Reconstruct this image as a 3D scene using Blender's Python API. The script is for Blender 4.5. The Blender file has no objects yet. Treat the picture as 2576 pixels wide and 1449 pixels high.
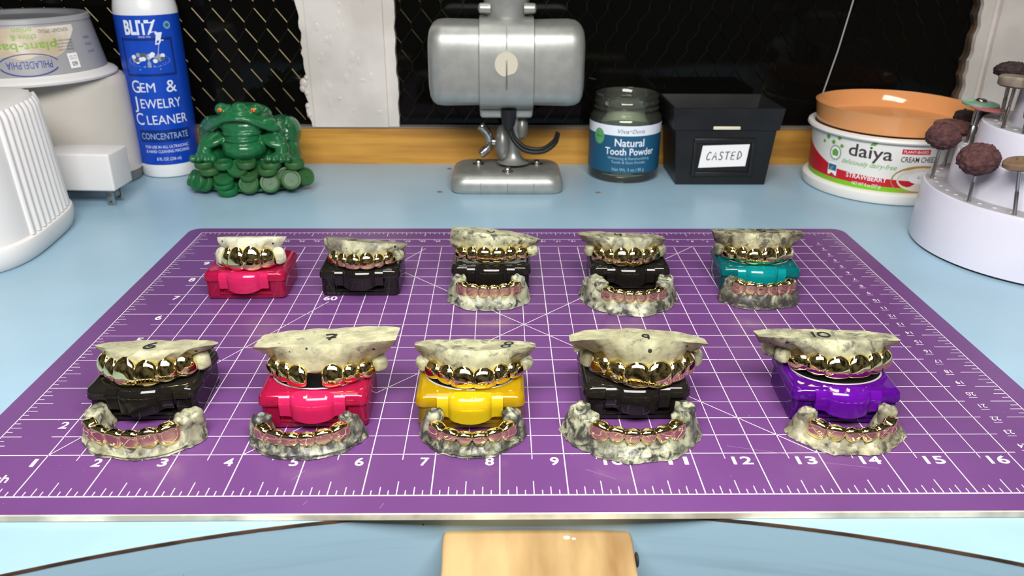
import bpy, bmesh, math, random
from mathutils import Vector, Matrix, noise
from mathutils.bvhtree import BVHTree
random.seed(7)
I = 0.0254                      # everything below is written in inches, built in metres
S = bpy.context.scene
COL = S.collection
PI = math.pi

# ------------------------------------------------------------------ camera
cam_d = bpy.data.cameras.new('camera')
cam = bpy.data.objects.new('camera', cam_d)
COL.objects.link(cam)
cam_d.sensor_width = 36.0
cam_d.lens = 2021.44 / 2576 * 36.0
cam_d.clip_start = 0.01
cam.location = (8.007 * I, -9.4096 * I, 7.4984 * I)
cam.rotation_euler = (1.15031279, -0.00568561, -0.01354526)
cam_d.dof.use_dof = True
cam_d.dof.focus_distance = 0.37
cam_d.dof.aperture_fstop = 20
S.camera = cam

# ------------------------------------------------------------------ world and lamps
w = bpy.data.worlds.new('world'); S.world = w
w.use_nodes = True
_n = w.node_tree.nodes.new('ShaderNodeTexNoise'); _n.inputs['Scale'].default_value = 2.6; _n.inputs['Detail'].default_value = 3
_g = w.node_tree.nodes.new('ShaderNodeTexCoord'); w.node_tree.links.new(_g.outputs['Generated'], _n.inputs['Vector'])
_r = w.node_tree.nodes.new('ShaderNodeValToRGB'); _e = _r.color_ramp.elements
_e[0].position = 0.40; _e[0].color = (0.22, 0.19, 0.15, 1); _e[1].position = 0.66; _e[1].color = (2.2, 2.0, 1.7, 1)
w.node_tree.links.new(_n.outputs['Fac'], _r.inputs[0]); w.node_tree.links.new(_r.outputs[0], w.node_tree.nodes['Background'].inputs[0])
w.node_tree.nodes['Background'].inputs[1].default_value = 0.07

def area(name, loc, sx, sy, power, target, color=(1, 1, 1)):
    l = bpy.data.lights.new(name, 'AREA'); l.shape = 'RECTANGLE'
    l.size = sx * I; l.size_y = sy * I; l.energy = power; l.color = color
    o = bpy.data.objects.new(name, l); COL.objects.link(o)
    o.location = Vector(loc) * I
    o.rotation_euler = (Vector(target) - Vector(loc)).to_track_quat('-Z', 'Y').to_euler()
    return o
area('bench_lamp_light', (8.3, -9, 17), 20, 6.8, 8.4, (8.3, 3.0, 0), (1.0, 0.985, 0.95))
area('added_fill_light', (0, 6, 70), 60, 14, 9.0, (6, 6, 0), (1.0, 0.97, 0.92))  # fill light added high overhead to brighten the scene, not a known ceiling lamp
S.view_settings.view_transform = 'Standard'
S.view_settings.look = 'None'
S.view_settings.gamma = 1.0
S.view_settings.use_curve_mapping = False
S.view_settings.exposure = -0.28

# ------------------------------------------------------------------ materials
def lin(c):
    r = []
    for v in c[:3]:
        v = v / 255
        r.append(v / 12.92 if v <= 0.04045 else ((v + 0.055) / 1.055) ** 2.4)
    return (r[0], r[1], r[2], 1)

def pm(name, col, rough=0.5, metal=0.0, spec=0.5, col2=None, scale=20, detail=4, lo=0.4, hi=0.6,
       bump=0.0, bscale=60, coat=0.0, trans=0.0, ior=1.45, stretch=None):
    m = bpy.data.materials.new(name); m.use_nodes = True
    nt = m.node_tree; b = nt.nodes['Principled BSDF']
    b.inputs['Base Color'].default_value = lin(col)
    b.inputs['Roughness'].default_value = rough
    b.inputs['Metallic'].default_value = metal
    b.inputs['Specular IOR Level'].default_value = spec
    b.inputs['Coat Weight'].default_value = coat
    b.inputs['Coat Roughness'].default_value = 0.08
    b.inputs['Transmission Weight'].default_value = trans
    b.inputs['IOR'].default_value = ior
    tc = None
    def tex(sc, det):
        nonlocal tc
        if tc is None:
            tc = nt.nodes.new('ShaderNodeTexCoord')
        n = nt.nodes.new('ShaderNodeTexNoise'); n.inputs['Scale'].default_value = sc / I / 10
        n.inputs['Detail'].default_value = det
        if stretch:
            mp = nt.nodes.new('ShaderNodeMapping'); mp.inputs['Scale'].default_value = stretch
            nt.links.new(tc.outputs['Object'], mp.inputs['Vector']); nt.links.new(mp.outputs[0], n.inputs['Vector'])
        else:
            nt.links.new(tc.outputs['Object'], n.inputs['Vector'])
        return n
    if col2 is not None:
        n = tex(scale, detail)
        r = nt.nodes.new('ShaderNodeValToRGB')
        r.color_ramp.elements[0].position = lo; r.color_ramp.elements[1].position = hi
        r.color_ramp.elements[0].color = lin(col); r.color_ramp.elements[1].color = lin(col2)
        nt.links.new(n.outputs['Fac'], r.inputs[0]); nt.links.new(r.outputs[0], b.inputs['Base Color'])
    if bump:
        n = tex(bscale, 3)
        bp = nt.nodes.new('ShaderNodeBump'); bp.inputs['Strength'].default_value = bump
        bp.inputs['Distance'].default_value = 0.0005
        nt.links.new(n.outputs['Fac'], bp.inputs['Height']); nt.links.new(bp.outputs[0], b.inputs['Normal'])
    return m

def tinted(name, col, clear, rough=0.08, body=1.0, tw=.30, thru=.45):
    """tinted translucent plastic: part clear, part milky"""
    m = bpy.data.materials.new(name); m.use_nodes = True
    nt = m.node_tree; N = nt.nodes; L = nt.links
    for n in list(N): N.remove(n)
    out = N.new('ShaderNodeOutputMaterial')
    tr = N.new('ShaderNodeBsdfTransparent'); tr.inputs[0].default_value = lin([c + (255 - c) * tw for c in col])
    df = N.new('ShaderNodeBsdfDiffuse'); df.inputs[0].default_value = lin([c * body for c in col])
    tl = N.new('ShaderNodeBsdfTranslucent'); tl.inputs[0].default_value = lin(col)
    gl = N.new('ShaderNodeBsdfGlossy'); gl.inputs['Roughness'].default_value = rough
    m1 = N.new('ShaderNodeMixShader'); m1.inputs[0].default_value = thru
    L.new(df.outputs[0], m1.inputs[1]); L.new(tl.outputs[0], m1.inputs[2])
    m2 = N.new('ShaderNodeMixShader'); m2.inputs[0].default_value = clear
    L.new(m1.outputs[0], m2.inputs[1]); L.new(tr.outputs[0], m2.inputs[2])
    fr = N.new('ShaderNodeFresnel'); fr.inputs[0].default_value = 1.5
    m3 = N.new('ShaderNodeMixShader'); L.new(fr.outputs[0], m3.inputs[0])
    L.new(m2.outputs[0], m3.inputs[1]); L.new(gl.outputs[0], m3.inputs[2])
    L.new(m3.outputs[0], out.inputs[0])
    return m

def plaster(name, light, grey, dark, seed, rough=0.55, amount=0.5):
    m = bpy.data.materials.new(name); m.use_nodes = True
    light, grey = [(c[0] * .95, c[1] * .955, c[2] * .90) for c in (light, grey)]
    nt = m.node_tree; N = nt.nodes; L = nt.links; b = N['Principled BSDF']
    b.inputs['Roughness'].default_value = rough
    tc = N.new('ShaderNodeTexCoord'); mp = N.new('ShaderNodeMapping')
    mp.inputs['Location'].default_value = (seed * 1.7, seed * 0.9, seed * 2.3)
    L.new(tc.outputs['Object'], mp.inputs[0])
    n1 = N.new('ShaderNodeTexNoise'); n1.inputs['Scale'].default_value = 130; n1.inputs['Detail'].default_value = 6
    n2 = N.new('ShaderNodeTexNoise'); n2.inputs['Scale'].default_value = 230; n2.inputs['Detail'].default_value = 10; n2.inputs['Roughness'].default_value = 0.66
    n2.inputs['Distortion'].default_value = 0.6
    n3 = N.new('ShaderNodeTexNoise'); n3.inputs['Scale'].default_value = 520; n3.inputs['Detail'].default_value = 6
    for n in (n1, n2, n3): L.new(mp.outputs[0], n.inputs['Vector'])
    r1 = N.new('ShaderNodeValToRGB'); e = r1.color_ramp.elements
    e[0].position = 0.40; e[0].color = lin(light); e[1].position = 0.60; e[1].color = lin(grey)
    r2 = N.new('ShaderNodeValToRGB'); e = r2.color_ramp.elements
    e[0].position = 0.645 - 0.30 * amount; e[0].color = (0, 0, 0, 1); e[1].position = 0.77 - 0.30 * amount; e[1].color = (1, 1, 1, 1)
    L.new(n1.outputs['Fac'], r1.inputs[0]); L.new(n2.outputs['Fac'], r2.inputs[0])
    mx = N.new('ShaderNodeMixRGB'); mx.inputs[2].default_value = lin(dark)
    L.new(r2.outputs[0], mx.inputs[0]); L.new(r1.outputs[0], mx.inputs[1])
    r3 = N.new('ShaderNodeValToRGB'); e = r3.color_ramp.elements
    e[0].position = 0.36; e[0].color = (0.62, 0.60, 0.56, 1); e[1].position = 0.56; e[1].color = (1, 1, 1, 1)
    L.new(n3.outputs['Fac'], r3.inputs[0])
    ml = N.new('ShaderNodeMixRGB'); ml.blend_type = 'MULTIPLY'; ml.inputs[0].default_value = 0.6
    L.new(mx.outputs[0], ml.inputs[1]); L.new(r3.outputs[0], ml.inputs[2]); L.new(ml.outputs[0], b.inputs['Base Color'])
    bp = N.new('ShaderNodeBump'); bp.inputs['Strength'].default_value = 0.5; bp.inputs['Distance'].default_value = 0.0004
    L.new(n3.outputs['Fac'], bp.inputs['Height']); L.new(bp.outputs[0], b.inputs['Normal'])
    return m

M = {}
M['gold'] = pm('gold_polished', (247, 228, 164), 0.03, 1.0)
M['white'] = pm('white_print', (240, 238, 240), 0.5)
M['black_ink'] = pm('black_marker', (40, 40, 46), 0.5)

# ------------------------------------------------------------------ mesh helpers
class MB:
    def __init__(s): s.v = []; s.f = []; s.m = []
    def add(s, vs, fs, mi=0):
        b = len(s.v); s.v.extend([tuple(v) for v in vs])
        for f in fs: s.f.append(tuple(b + i for i in f)); s.m.append(mi)
    def bm(s, bm, mi=0, mat=None):
        if mat is not None: bm.transform(mat)
        bm.verts.index_update()
        s.add([v.co[:] for v in bm.verts], [[v.index for v in f.verts] for f in bm.faces], mi); bm.free()
    def box(s, x0, x1, y0, y1, z0, z1, mi=0):
        s.add([(x, y, z) for z in (z0, z1) for y in (y0, y1) for x in (x0, x1)],
              [(0, 2, 3, 1), (4, 5, 7, 6), (0, 1, 5, 4), (2, 6, 7, 3), (0, 4, 6, 2), (1, 3, 7, 5)], mi)
    def rbox(s, c, d, r, seg=3, mi=0, taper=(1, 1), mat=None, zonly=False):
        bm = bmesh.new(); bmesh.ops.create_cube(bm, size=1)
        for v in bm.verts:
            k = taper if v.co.z > 0 else (1, 1)
            v.co = Vector((v.co.x * d[0] * k[0], v.co.y * d[1] * k[1], v.co.z * d[2]))
        ed = [e for e in bm.edges if not zonly or abs(e.verts[0].co.z - e.verts[1].co.z) > d[2] * .5]
        bmesh.ops.bevel(bm, geom=ed, offset=r, segments=seg, profile=0.5, affect='EDGES', clamp_overlap=True)
        bm.transform(Matrix.Translation(c))
        s.bm(bm, mi, mat)
    def lathe(s, prof, n=48, c=(0, 0), mi=0, axis='Z', cap0=True, cap1=True, arc=None):
        vs = []; fs = []
        full = arc is None
        a0, a1 = (0, 2 * PI) if full else arc
        cols = n if full else n + 1
        for r, z in prof:
            for k in range(cols):
                a = a0 + (a1 - a0) * k / n
                vs.append((c[0] + r * math.sin(a), c[1] - r * math.cos(a), z))
        for i in range(len(prof) - 1):
            for k in range(n):
                k2 = (k + 1) % n if full else k + 1
                fs.append((i * cols + k, i * cols + k2, (i + 1) * cols + k2, (i + 1) * cols + k))
        if full and cap0: fs.append(tuple(range(cols))[::-1])
        if full and cap1: fs.append(tuple((len(prof) - 1) * cols + k for k in range(cols)))
        s.add(vs, fs, mi)
    def rings(s, rings, closed=True, cap0=True, cap1=True, mi=0):
        n = len(rings[0]); vs = [p for r in rings for p in r]; fs = []
        for i in range(len(rings) - 1):
            for k in range(n if closed else n - 1):
                k2 = (k + 1) % n
                fs.append((i * n + k, i * n + k2, (i + 1) * n + k2, (i + 1) * n + k))
        if cap0: fs.append(tuple(range(n))[::-1])
        if cap1: fs.append(tuple((len(rings) - 1) * n + k for k in range(n)))
        s.add(vs, fs, mi)
    def tube(s, pts, r, n=8, mi=0):
        pts = [Vector(p) for p in pts]; rs = r if isinstance(r, (list, tuple)) else [r] * len(pts)
        rg = []
        up = Vector((0.13, 0.31, 0.94))
        for i, p in enumerate(pts):
            t = (pts[min(i + 1, len(pts) - 1)] - pts[max(i - 1, 0)]).normalized()
            if abs(t.dot(up)) > 0.97: up = Vector((0.94, 0.2, 0.1))
            a = t.cross(up).normalized(); b = t.cross(a).normalized()
            rg.append([p + (a * math.cos(q) + b * math.sin(q)) * rs[i] for q in [2 * PI * k / n for k in range(n)]])
        s.rings(rg, mi=mi)
    def ell(s, c, r, seg=20, mi=0, rot=None):
        bm = bmesh.new(); bmesh.ops.create_uvsphere(bm, u_segments=seg, v_segments=seg // 2 + 1, radius=1)
        mt = Matrix.Translation(c) @ (rot.to_4x4() if rot is not None else Matrix.Identity(4)) @ Matrix.Diagonal((r[0], r[1], r[2], 1))
        s.bm(bm, mi, mt)
    def prism(s, poly, z0, z1, mi=0):
        n = len(poly)
        s.add([(x, y, z0) for x, y in poly] + [(x, y, z1) for x, y in poly],
              [tuple(range(n))[::-1], tuple(range(n, 2 * n))] + [(k, (k + 1) % n, n + (k + 1) % n, n + k) for k in range(n)], mi)
    def rot(s, mat):
        s.v = [tuple(mat @ Vector(v)) for v in s.v]; return s
    def build(s, name, mats, parent=None, loc=(0, 0, 0), ang=40, rz=0.0, recalc=True):
        me = bpy.data.meshes.new(name)
        me.from_pydata([(x * I, y * I, z * I) for x, y, z in s.v], [], s.f)
        if not isinstance(mats, (list, tuple)): mats = [mats]
        for m in mats: me.materials.append(m)
        for p, mi in zip(me.polygons, s.m): p.material_index = mi
        bm = bmesh.new(); bm.from_mesh(me)
        if recalc: bmesh.ops.recalc_face_normals(bm, faces=bm.faces)
        la = math.radians(ang)
        for f in bm.faces: f.smooth = ang > 0
        for e in bm.edges:
            if len(e.link_faces) == 2 and e.calc_face_angle(0) > la: e.smooth = False
        bm.to_mesh(me); bm.free()
        o = bpy.data.objects.new(name, me); COL.objects.link(o)
        o.location = Vector(loc) * I; o.rotation_euler = (0, 0, rz)
        if parent: o.parent = parent
        return o

def thing(name, label, cat, loc=(0, 0, 0), rz=0.0, group=None, rot=None):
    o = bpy.data.objects.new(name, None); COL.objects.link(o)
    o.empty_display_size = 0.01
    o.location = Vector(loc) * I; o.rotation_euler = rot or (0, 0, rz)
    return tag(o, label, cat, group)
def tag(o, label, cat, group=None):
    o['label'] = label; o['category'] = cat
    if group: o['group'] = group
    return o
def struct(o):
    o['kind'] = 'structure'; return o

# ---- lettering
_tc = {}
def text_mesh(t, bold=0.0, shear=0.0):
    key = (t, bold, shear)
    if key in _tc: return _tc[key]
    c = bpy.data.curves.new('t', 'FONT'); c.body = t; c.size = 1; c.offset = bold; c.shear = shear; c.resolution_u = 3
    o = bpy.data.objects.new('t', c); COL.objects.link(o)
    bpy.context.view_layer.update()
    me = bpy.data.meshes.new_from_object(o.evaluated_get(bpy.context.evaluated_depsgraph_get()))
    vs = [(v.co.x, v.co.y) for v in me.vertices]; fs = [tuple(p.vertices) for p in me.polygons]
    bpy.data.objects.remove(o); bpy.data.curves.remove(c); bpy.data.meshes.remove(me)
    _tc[key] = (vs, fs); return _tc[key]
def letter(mb, t, place, h, w=None, bold=0.0, shear=0.0, mi=0, align='C', flip=False):
    vs, fs = text_mesh(t, bold, shear)
    if not vs: return
    x0 = min(v[0] for v in vs); x1 = max(v[0] for v in vs)
    sy = h / 0.69; sx = sy if w is None else w / (x1 - x0)
    ox = {'C': (x0 + x1) / 2, 'L': x0, 'R': x1}[align]
    sg = -1 if flip else 1
    mb.add([place(sg * (x - ox) * sx, sg * (y - 0.345) * sy) for x, y in vs], fs, mi)
def on_cyl(cx, cy, rf, deg, z, slope=0.0):
    a0 = math.radians(deg)
    def f(tx, ty):
        zz = z + ty + slope * tx; r = rf(zz) if callable(rf) else rf
        a = a0 + tx / r
        return (cx + r * math.sin(a), cy - r * math.cos(a), zz)
    return f
def shape_on(mb, pts, place, mi=0):
    """a filled outline given as a fan around its middle"""
    cx = sum(p[0] for p in pts) / len(pts); cy = sum(p[1] for p in pts) / len(pts)
    n = len(pts)
    mb.add([place(cx, cy)] + [place(*p) for p in pts], [(0, 1 + k, 1 + (k + 1) % n) for k in range(n)], mi)
def oval(cx, cy, rx, ry, n=24): return [(cx + rx * math.cos(2 * PI * k / n), cy + ry * math.sin(2 * PI * k / n)) for k in range(n)]
def patch(mb, x0, x1, y0, y1, place, mi=0, nx=16):
    vs = []; fs = []
    for k in range(nx + 1):
        x = x0 + (x1 - x0) * k / nx
        vs += [place(x, y0), place(x, y1)]
    for k in range(nx): fs.append((2 * k, 2 * k + 2, 2 * k + 3, 2 * k + 1))
    mb.add(vs, fs, mi)
def stroke(mb, pts, wd, place, mi=0):
    """a flat pen stroke along pts"""
    n = len(pts); L = []; R = []
    for i in range(n):
        a = pts[max(i - 1, 0)]; b = pts[min(i + 1, n - 1)]
        dx, dy = b[0] - a[0], b[1] - a[1]; l = math.hypot(dx, dy) or 1
        nx, ny = -dy / l * wd / 2, dx / l * wd / 2
        L.append((pts[i][0] + nx, pts[i][1] + ny)); R.append((pts[i][0] - nx, pts[i][1] - ny))
    mb.add([place(*p) for p in L + R], [(i, i + 1, n + i + 1, n + i) for i in range(n - 1)], mi)
def smooth_path(pts, k=5):
    out = []
    P = [pts[0]] + list(pts) + [pts[-1]]
    for i in range(1, len(P) - 2):
        for j in range(k):
            t = j / k
            out.append(tuple(0.5 * (2 * P[i][d] + (P[i + 1][d] - P[i - 1][d]) * t + (2 * P[i - 1][d] - 5 * P[i][d] + 4 * P[i + 1][d] - P[i + 2][d]) * t * t
                       + (3 * P[i][d] - P[i - 1][d] - 3 * P[i + 1][d] + P[i + 2][d]) * t ** 3) for d in range(len(P[i]))))
    out.append(tuple(pts[-1])); return out

TZ = -0.12                      # bench top; the mat's upper face is z = 0

# ------------------------------------------------------------------ wall: windows, post, trim, backsplash
M['pane'] = pm('night_glass', (10, 10, 9), 0.06, spec=0.16)
M['wire'] = pm('glass_wire', (66, 59, 43), 0.28, 1.0)
M['paint'] = pm('white_gloss_paint', (214, 208, 203), 0.35, bump=0.5, bscale=6, col2=(196, 190, 184), scale=5)
M['paint_edge'] = pm('chipped_paint_edge', (84, 66, 50), 0.7, col2=(30, 24, 20), scale=12)
M['ply'] = pm('varnished_wood', (206, 152, 66), 0.45, col2=(176, 122, 50), scale=4, stretch=(0.5, 3, 6), detail=6)
M['grey_cap'] = pm('grey_ledge', (120, 112, 104), 0.6)

def wire_mesh(mb, x0, x1, z0, z1, y):
    wd, hh, vs = 0.69, 0.65, 0.21
    r = 0.016
    nj = int((z1 - z0) / hh) + 1; ni = int((x1 - x0) / wd) + 2
    def seg(a, b):
        if max(a[0], b[0]) > x1 or min(a[0], b[0]) < x0 or max(a[1], b[1]) > z1: return
        mb.tube([(a[0], y, a[1]), (b[0], y, b[1])], r, 5)
    for j in range(nj):
        z = z0 + 0.05 + j * hh
        for i in range(ni):
            x = x0 + (i + 0.5 * (j % 2)) * wd + 0.02 * math.sin(i * 1.7 + j)
            seg((x, z), (x, z + vs))
            for sx in (-0.5, 0.5): seg((x, z + vs), (x + sx * wd, z + hh))

def window(n, x0, x1):
    p = MB(); p.box(x0, x1, 18.72, 18.9, 1.0, 16)
    wn = struct(p.build('window_%d' % n, M['pane'], ang=0))
    q = MB(); wire_mesh(q, x0, x1, 1.1, 10.5, 18.71)
    q.build('wire_mesh', M['wire'], wn)
    return wn
window(1, -16, 2.0)
window(2, 4.0, 24.6)

def jag(x, z, a): return x + a * noise.noise(Vector((x, z * 2.2, 3.1))) + 0.5 * a * noise.noise(Vector((x, z * 7, 9.1)))
def jag_strip(mb, xa, xb, yf, yb, z0, z1, aa, ab, mi=0, n=90):
    """upright board whose long edges are uneven with paint"""
    rg = []
    for k in range(n + 1):
        z = z0 + (z1 - z0) * k / n
        l = jag(xa, z, aa); r = jag(xb, z, ab)
        rg.append([(l, yb, z), (l, yf, z), (r, yf, z), (r, yb, z)])
    mb.rings(rg, mi=mi)
p = MB()
jag_strip(p, 1.62, 4.15, 18.30, 18.72, 1.2, 16, 0.0, 0.0)
jag_strip(p, 1.40, 1.66, 18.38, 18.72, 1.2, 16, 0.16, 0)
jag_strip(p, 4.15, 4.52, 18.40, 18.72, 1.2, 16, 0.0, 0.07)
for k in range(26):
    p.ell((random.uniform(1.9, 3.9), 18.30, random.uniform(1.5, 6)), (random.uniform(.04, .12), .012, random.uniform(.05, .2)), 10)
for x, z, r in ((1.36, 2.66, .16), (1.30, 2.5, .12), (1.42, 2.35, .1), (1.45, 2.85, .09), (1.4, 1.9, .09), (1.44, 1.6, .1)):
    p.ell((x, 18.45, z), (r, .12, r * 1.2), 10)
struct(p.build('trim_1', M['paint'], ang=30))
p = MB()
jag_strip(p, 23.80, 24.0, 18.50, 18.72, 1.2, 16, 0.22, 0.0, 1)
jag_strip(p, 23.92, 24.28, 18.30, 18.72, 1.2, 16, 0.16, 0.0)
jag_strip(p, 24.28, 24.50, 18.42, 18.72, 1.2, 16, 0.0, 0.0)
jag_strip(p, 24.50, 25.6, 18.22, 18.72, 1.2, 16, 0.02, 0.0)
jag_strip(p, 25.6, 25.8, 18.36, 18.72, 1.2, 16, 0.0, 0.0)
jag_strip(p, 25.8, 31, 18.18, 18.72, 1.2, 16, 0.02, 0.0)
struct(p.build('trim_2', [M['paint'], M['paint_edge']], ang=30))
p = MB(); p.box(-16, 31, 18.38, 18.9, TZ, 1.13)
p.rbox((7.5, 18.64, 1.165), (47, .56, .07), .025, 2, 1)
struct(p.build('baseboard_back', [M['ply'], M['grey_cap']], ang=30))
p = MB(); p.tube([(19.02, 18.62, 1.25), (19.15, 18.55, 2.3), (19.40, 18.45, 3.8), (19.62, 18.45, 5.3), (19.95, 18.5, 7.6), (20.3, 18.55, 10)], 0.022, 6)
tag(p.build('hanging_cord', pm('pale_cord', (175, 175, 178), .4)), 'thin pale cord slanting up across the dark wire glass behind the orange lid', 'cord')

# ------------------------------------------------------------------ workbench with curved cut-out
M['blue'] = pm('blue_laminate', (152, 184, 204), 0.30, spec=0.5, col2=(147, 178, 197), scale=3, detail=6)
M['blue_face'] = pm('blue_laminate_face', (152, 184, 204), 0.42, col2=(140, 168, 186), scale=8, stretch=(0.25, 1, 5), detail=5, lo=.5, hi=.75)
M['kraft'] = pm('laminate_edge_core', (92, 66, 48), 0.7, col2=(58, 42, 32), scale=16)
def cut_y(x):
    return -0.178 - 0.026 * (x - 8.4) ** 2 if abs(x - 8.4) < 12 else -3.92
bench = thing('jewelers_workbench', 'pale blue laminate workbench with a curved front cut-out under the purple mat', 'workbench', (0, 0, TZ))
xs = [-16 + 47 * k / 200 for k in range(201)]
p = MB(); rg = []
for x in xs: rg.append([(x, cut_y(x), -0.04), (x, cut_y(x), 0), (x, 18.4, 0), (x, 18.4, -0.04)])
p.rings(rg); p.build('bench_top', M['blue'], bench, ang=30)
p = MB(); rg = []
for x in xs: rg.append([(x, cut_y(x) - .012 + .006 * noise.noise(Vector((x * 5, 1, 0))), -0.05), (x, cut_y(x) - .012, -0.004), (x, cut_y(x) + .05, -0.004), (x, cut_y(x) + .05, -0.05)])
p.rings(rg); p.build('edge_band', M['kraft'], bench, ang=30)
p = MB(); rg = []
for x in xs: rg.append([(x, cut_y(x), -5), (x, cut_y(x), -0.05), (x, cut_y(x) + 1.0, -0.05), (x, cut_y(x) + 1.0, -5)])
p.rings(rg)
p.build('front_apron', M['blue_face'], bench, ang=30)
p = MB()
for x, z in ((2.9, -0.75), (3.6, -.76), (6.9, -.33)): p.ell((x, cut_y(x), z + .12), (.012, .006, .02), 8)
p.build('stain_specks', pm('brown_speck', (110, 66, 50), .7), bench)

M['pin'] = pm('worn_maple', (184, 156, 110), 0.55, col2=(138, 106, 66), scale=9, stretch=(1.5, .35, 1), detail=9, lo=.40, hi=.74, bump=.25, bscale=10)
pin = thing('wooden_bench_pin', 'worn pale wooden bench pin jutting out below the front edge of the purple mat', 'bench pin', (8.54, 0, -0.47))
p = MB(); rg = []
for k in range(25):
    y = -0.19 - 3.6 * k / 24; hw = 1.365 - .004 * k + .012 * noise.noise(Vector((y * 3, 0, 0)))
    rg.append([(-hw, y, -.8), (-hw, y, -.05), (-hw + .03, y, -.012), (-hw + .07, y, 0), (-.4, y, .004 * noise.noise(Vector((y, 2, 0)))), (.4, y, 0), (hw - .07, y, -.002), (hw - .03, y, -.012), (hw, y, -.05), (hw, y, -.8)])
p.rings(rg); p.build('block', M['pin'], pin, ang=50)
p = MB(); p.ell((.42, -.36, .0), (.05, .035, .012), 12); p.ell((.52, -.385, .0), (.03, .02, .01), 10)
p.build('paint_fleck', M['white'], pin)
p = MB(); p.ell((1.385, -.68, -.12), (.03, .12, .10), 12); p.build('side_screw', M['black_ink'], pin)

# ------------------------------------------------------------------ cutting mat
M['mat'] = pm('purple_mat', (104, 62, 119), 0.40, spec=0.5, col2=(97, 57, 111), scale=2.2, detail=6, bump=.08, bscale=140)
M['mat_core'] = pm('mat_pale_edge', (226, 220, 200), 0.5, col2=(170, 164, 150), scale=10)
M['mat_line'] = pm('mat_print', (236, 226, 238), 0.5)
mat = thing('cutting_mat', 'purple self-healing cutting mat with white ruler grid lying on the blue bench', 'cutting mat', (0, 0, 0))
def rrect(x0, x1, y0, y1, r, n=8):
    o = []
    for cx, cy, a in ((x1 - r, y1 - r, 0), (x0 + r, y1 - r, 90), (x0 + r, y0 + r, 180), (x1 - r, y0 + r, 270)):
        for k in range(n + 1):
            q = math.radians(a + 90 * k / n); o.append((cx + r * math.cos(q), cy + r * math.sin(q)))
    return o
p = MB()
A = rrect(-.40, 17.42, -.40, 11.36, .32); B = rrect(-.385, 17.405, -.385, 11.345, .31)
p.rings([[(x, y, TZ) for x, y in B], [(x, y, TZ + .012) for x, y in A], [(x, y, -.012) for x, y in A], [(x, y, 0) for x, y in B]], mi=1, cap0=False, cap1=False)
n = len(B); p.add([(x, y, 0) for x, y in B], [tuple(range(n))], 0); p.add([(x, y, TZ) for x, y in B], [tuple(range(n))[::-1]], 0)
p.build('mat_sheet', [M['mat'], M['mat_core']], mat, ang=50)
g = MB(); ZP = 0.0025
def ln(x0, y0, x1, y1, wd):
    dx, dy = x1 - x0, y1 - y0; l = math.hypot(dx, dy); a, b = -dy / l * wd / 2, dx / l * wd / 2
    g.add([(x0 + a, y0 + b, ZP), (x0 - a, y0 - b, ZP), (x1 - a, y1 - b, ZP), (x1 + a, y1 + b, ZP)], [(0, 1, 2, 3)])
def gp(x, y, rz=0): 
    c, s = math.cos(rz), math.sin(rz)
    return lambda tx, ty: (x + tx * c - ty * s, y + tx * s + ty * c, ZP)
W1 = .016
ln(0, 0, 17, 0, .022); ln(0, 0, 0, 11, .016); ln(17, 0, 17, 11, .016); ln(0, 11, 17, 11, .018)
ln(.86, 10.5, 16.12, 10.5, .014)
for k in range(1, 17): ln(k, 0, k, 9.93 if k not in (16,) else 10.5, W1)
for k in range(2, 33):
    if k % 2: ln(k / 2, .86, k / 2, 9.93, .013)
for k in range(1, 11): ln(0, k, 16.13, k, .015)
for k in range(2, 21):
    if k % 2: ln(.8, k / 2, 16.13, k / 2, .013)
for k in range(1, 136):
    x = k / 8
    if k % 8: ln(x, 0, x, .32 if k % 4 == 0 else .19 if k % 2 == 0 else .115, .013)
    t = .27 if k % 8 == 0 else .18 if k % 4 == 0 else .10
    ln(x, 11, x, 11 - t, .011)
for k in range(1, 88):
    y = k / 8
    t = .32 if k % 4 == 0 else .19 if k % 2 == 0 else .11
    if k % 8: ln(0, y, t, y, .012)
    t = .42 if k % 4 == 0 else .22 if k % 2 == 0 else .14
    ln(17, y, 17 - t, y, .012)
for k in range(1, 27):
    y = 10.5 - k * .3937; ln(16.27, y, 16.42, y, .011)
    letter(g, str(k), gp(16.36, y + .115, 0), .115, bold=.0, flip=True)
for k in range(1, 40):
    x = 16.12 - k * .3937; ln(x, 10.5, x, 10.4, .010)
    letter(g, str(k), gp(x + .1, 10.36), .10, bold=.0, flip=True)
for k in range(1, 17): letter(g, str(k), gp(k - .09, .81), .19, w=(.06 if k < 2 else .135) if k < 10 else .31, bold=.018, align='R')
for k in range(2, 10): letter(g, str(k), gp(.91, k - .17), .19, w=.135 if k < 10 else .30, bold=.018, align='R')
letter(g, 'Inch', gp(.72, .42), .18, bold=.012, align='R')
ln(4, 1, 13, 10, .014); ln(13, 1, 5.55, 8.45, .014)
t60 = math.tan(PI / 3)
ln(1, 1, 4.25, 1 + 3.25 * t60, .013); ln(5.0, 1 + 4 * t60, 6.1, 1 + 5.1 * t60, .013)
letter(g, '60', gp(4.25, 6.80), .19, w=.30, bold=.018); letter(g, '45', gp(5.35, 8.72), .19, w=.30, bold=.018)
g.build('printed_grid', M['mat_line'], mat, ang=0, recalc=False)
g = MB()
rs = random.Random(3)
for k in range(170):
    x, y = rs.uniform(-.2, 17.2), rs.uniform(-.3, 10.8); l = rs.uniform(.008, .03); a = rs.uniform(0, PI)
    ln(x, y, x + l * math.cos(a), y + l * math.sin(a), rs.uniform(.004, .010))
for x, y, l, a in ((11.6, 1.2, 1.1, -.25), (13.0, .75, .8, -.2), (9.3, .6, .5, -.5), (6.3, -.28, .12, 1.2), (4.9, .35, .3, 1.0), (2.7, -.05, .05, 0), (5.2, -.2, .1, 1.1)):
    ln(x, y, x + l * math.cos(a), y + l * math.sin(a), .005)
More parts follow.
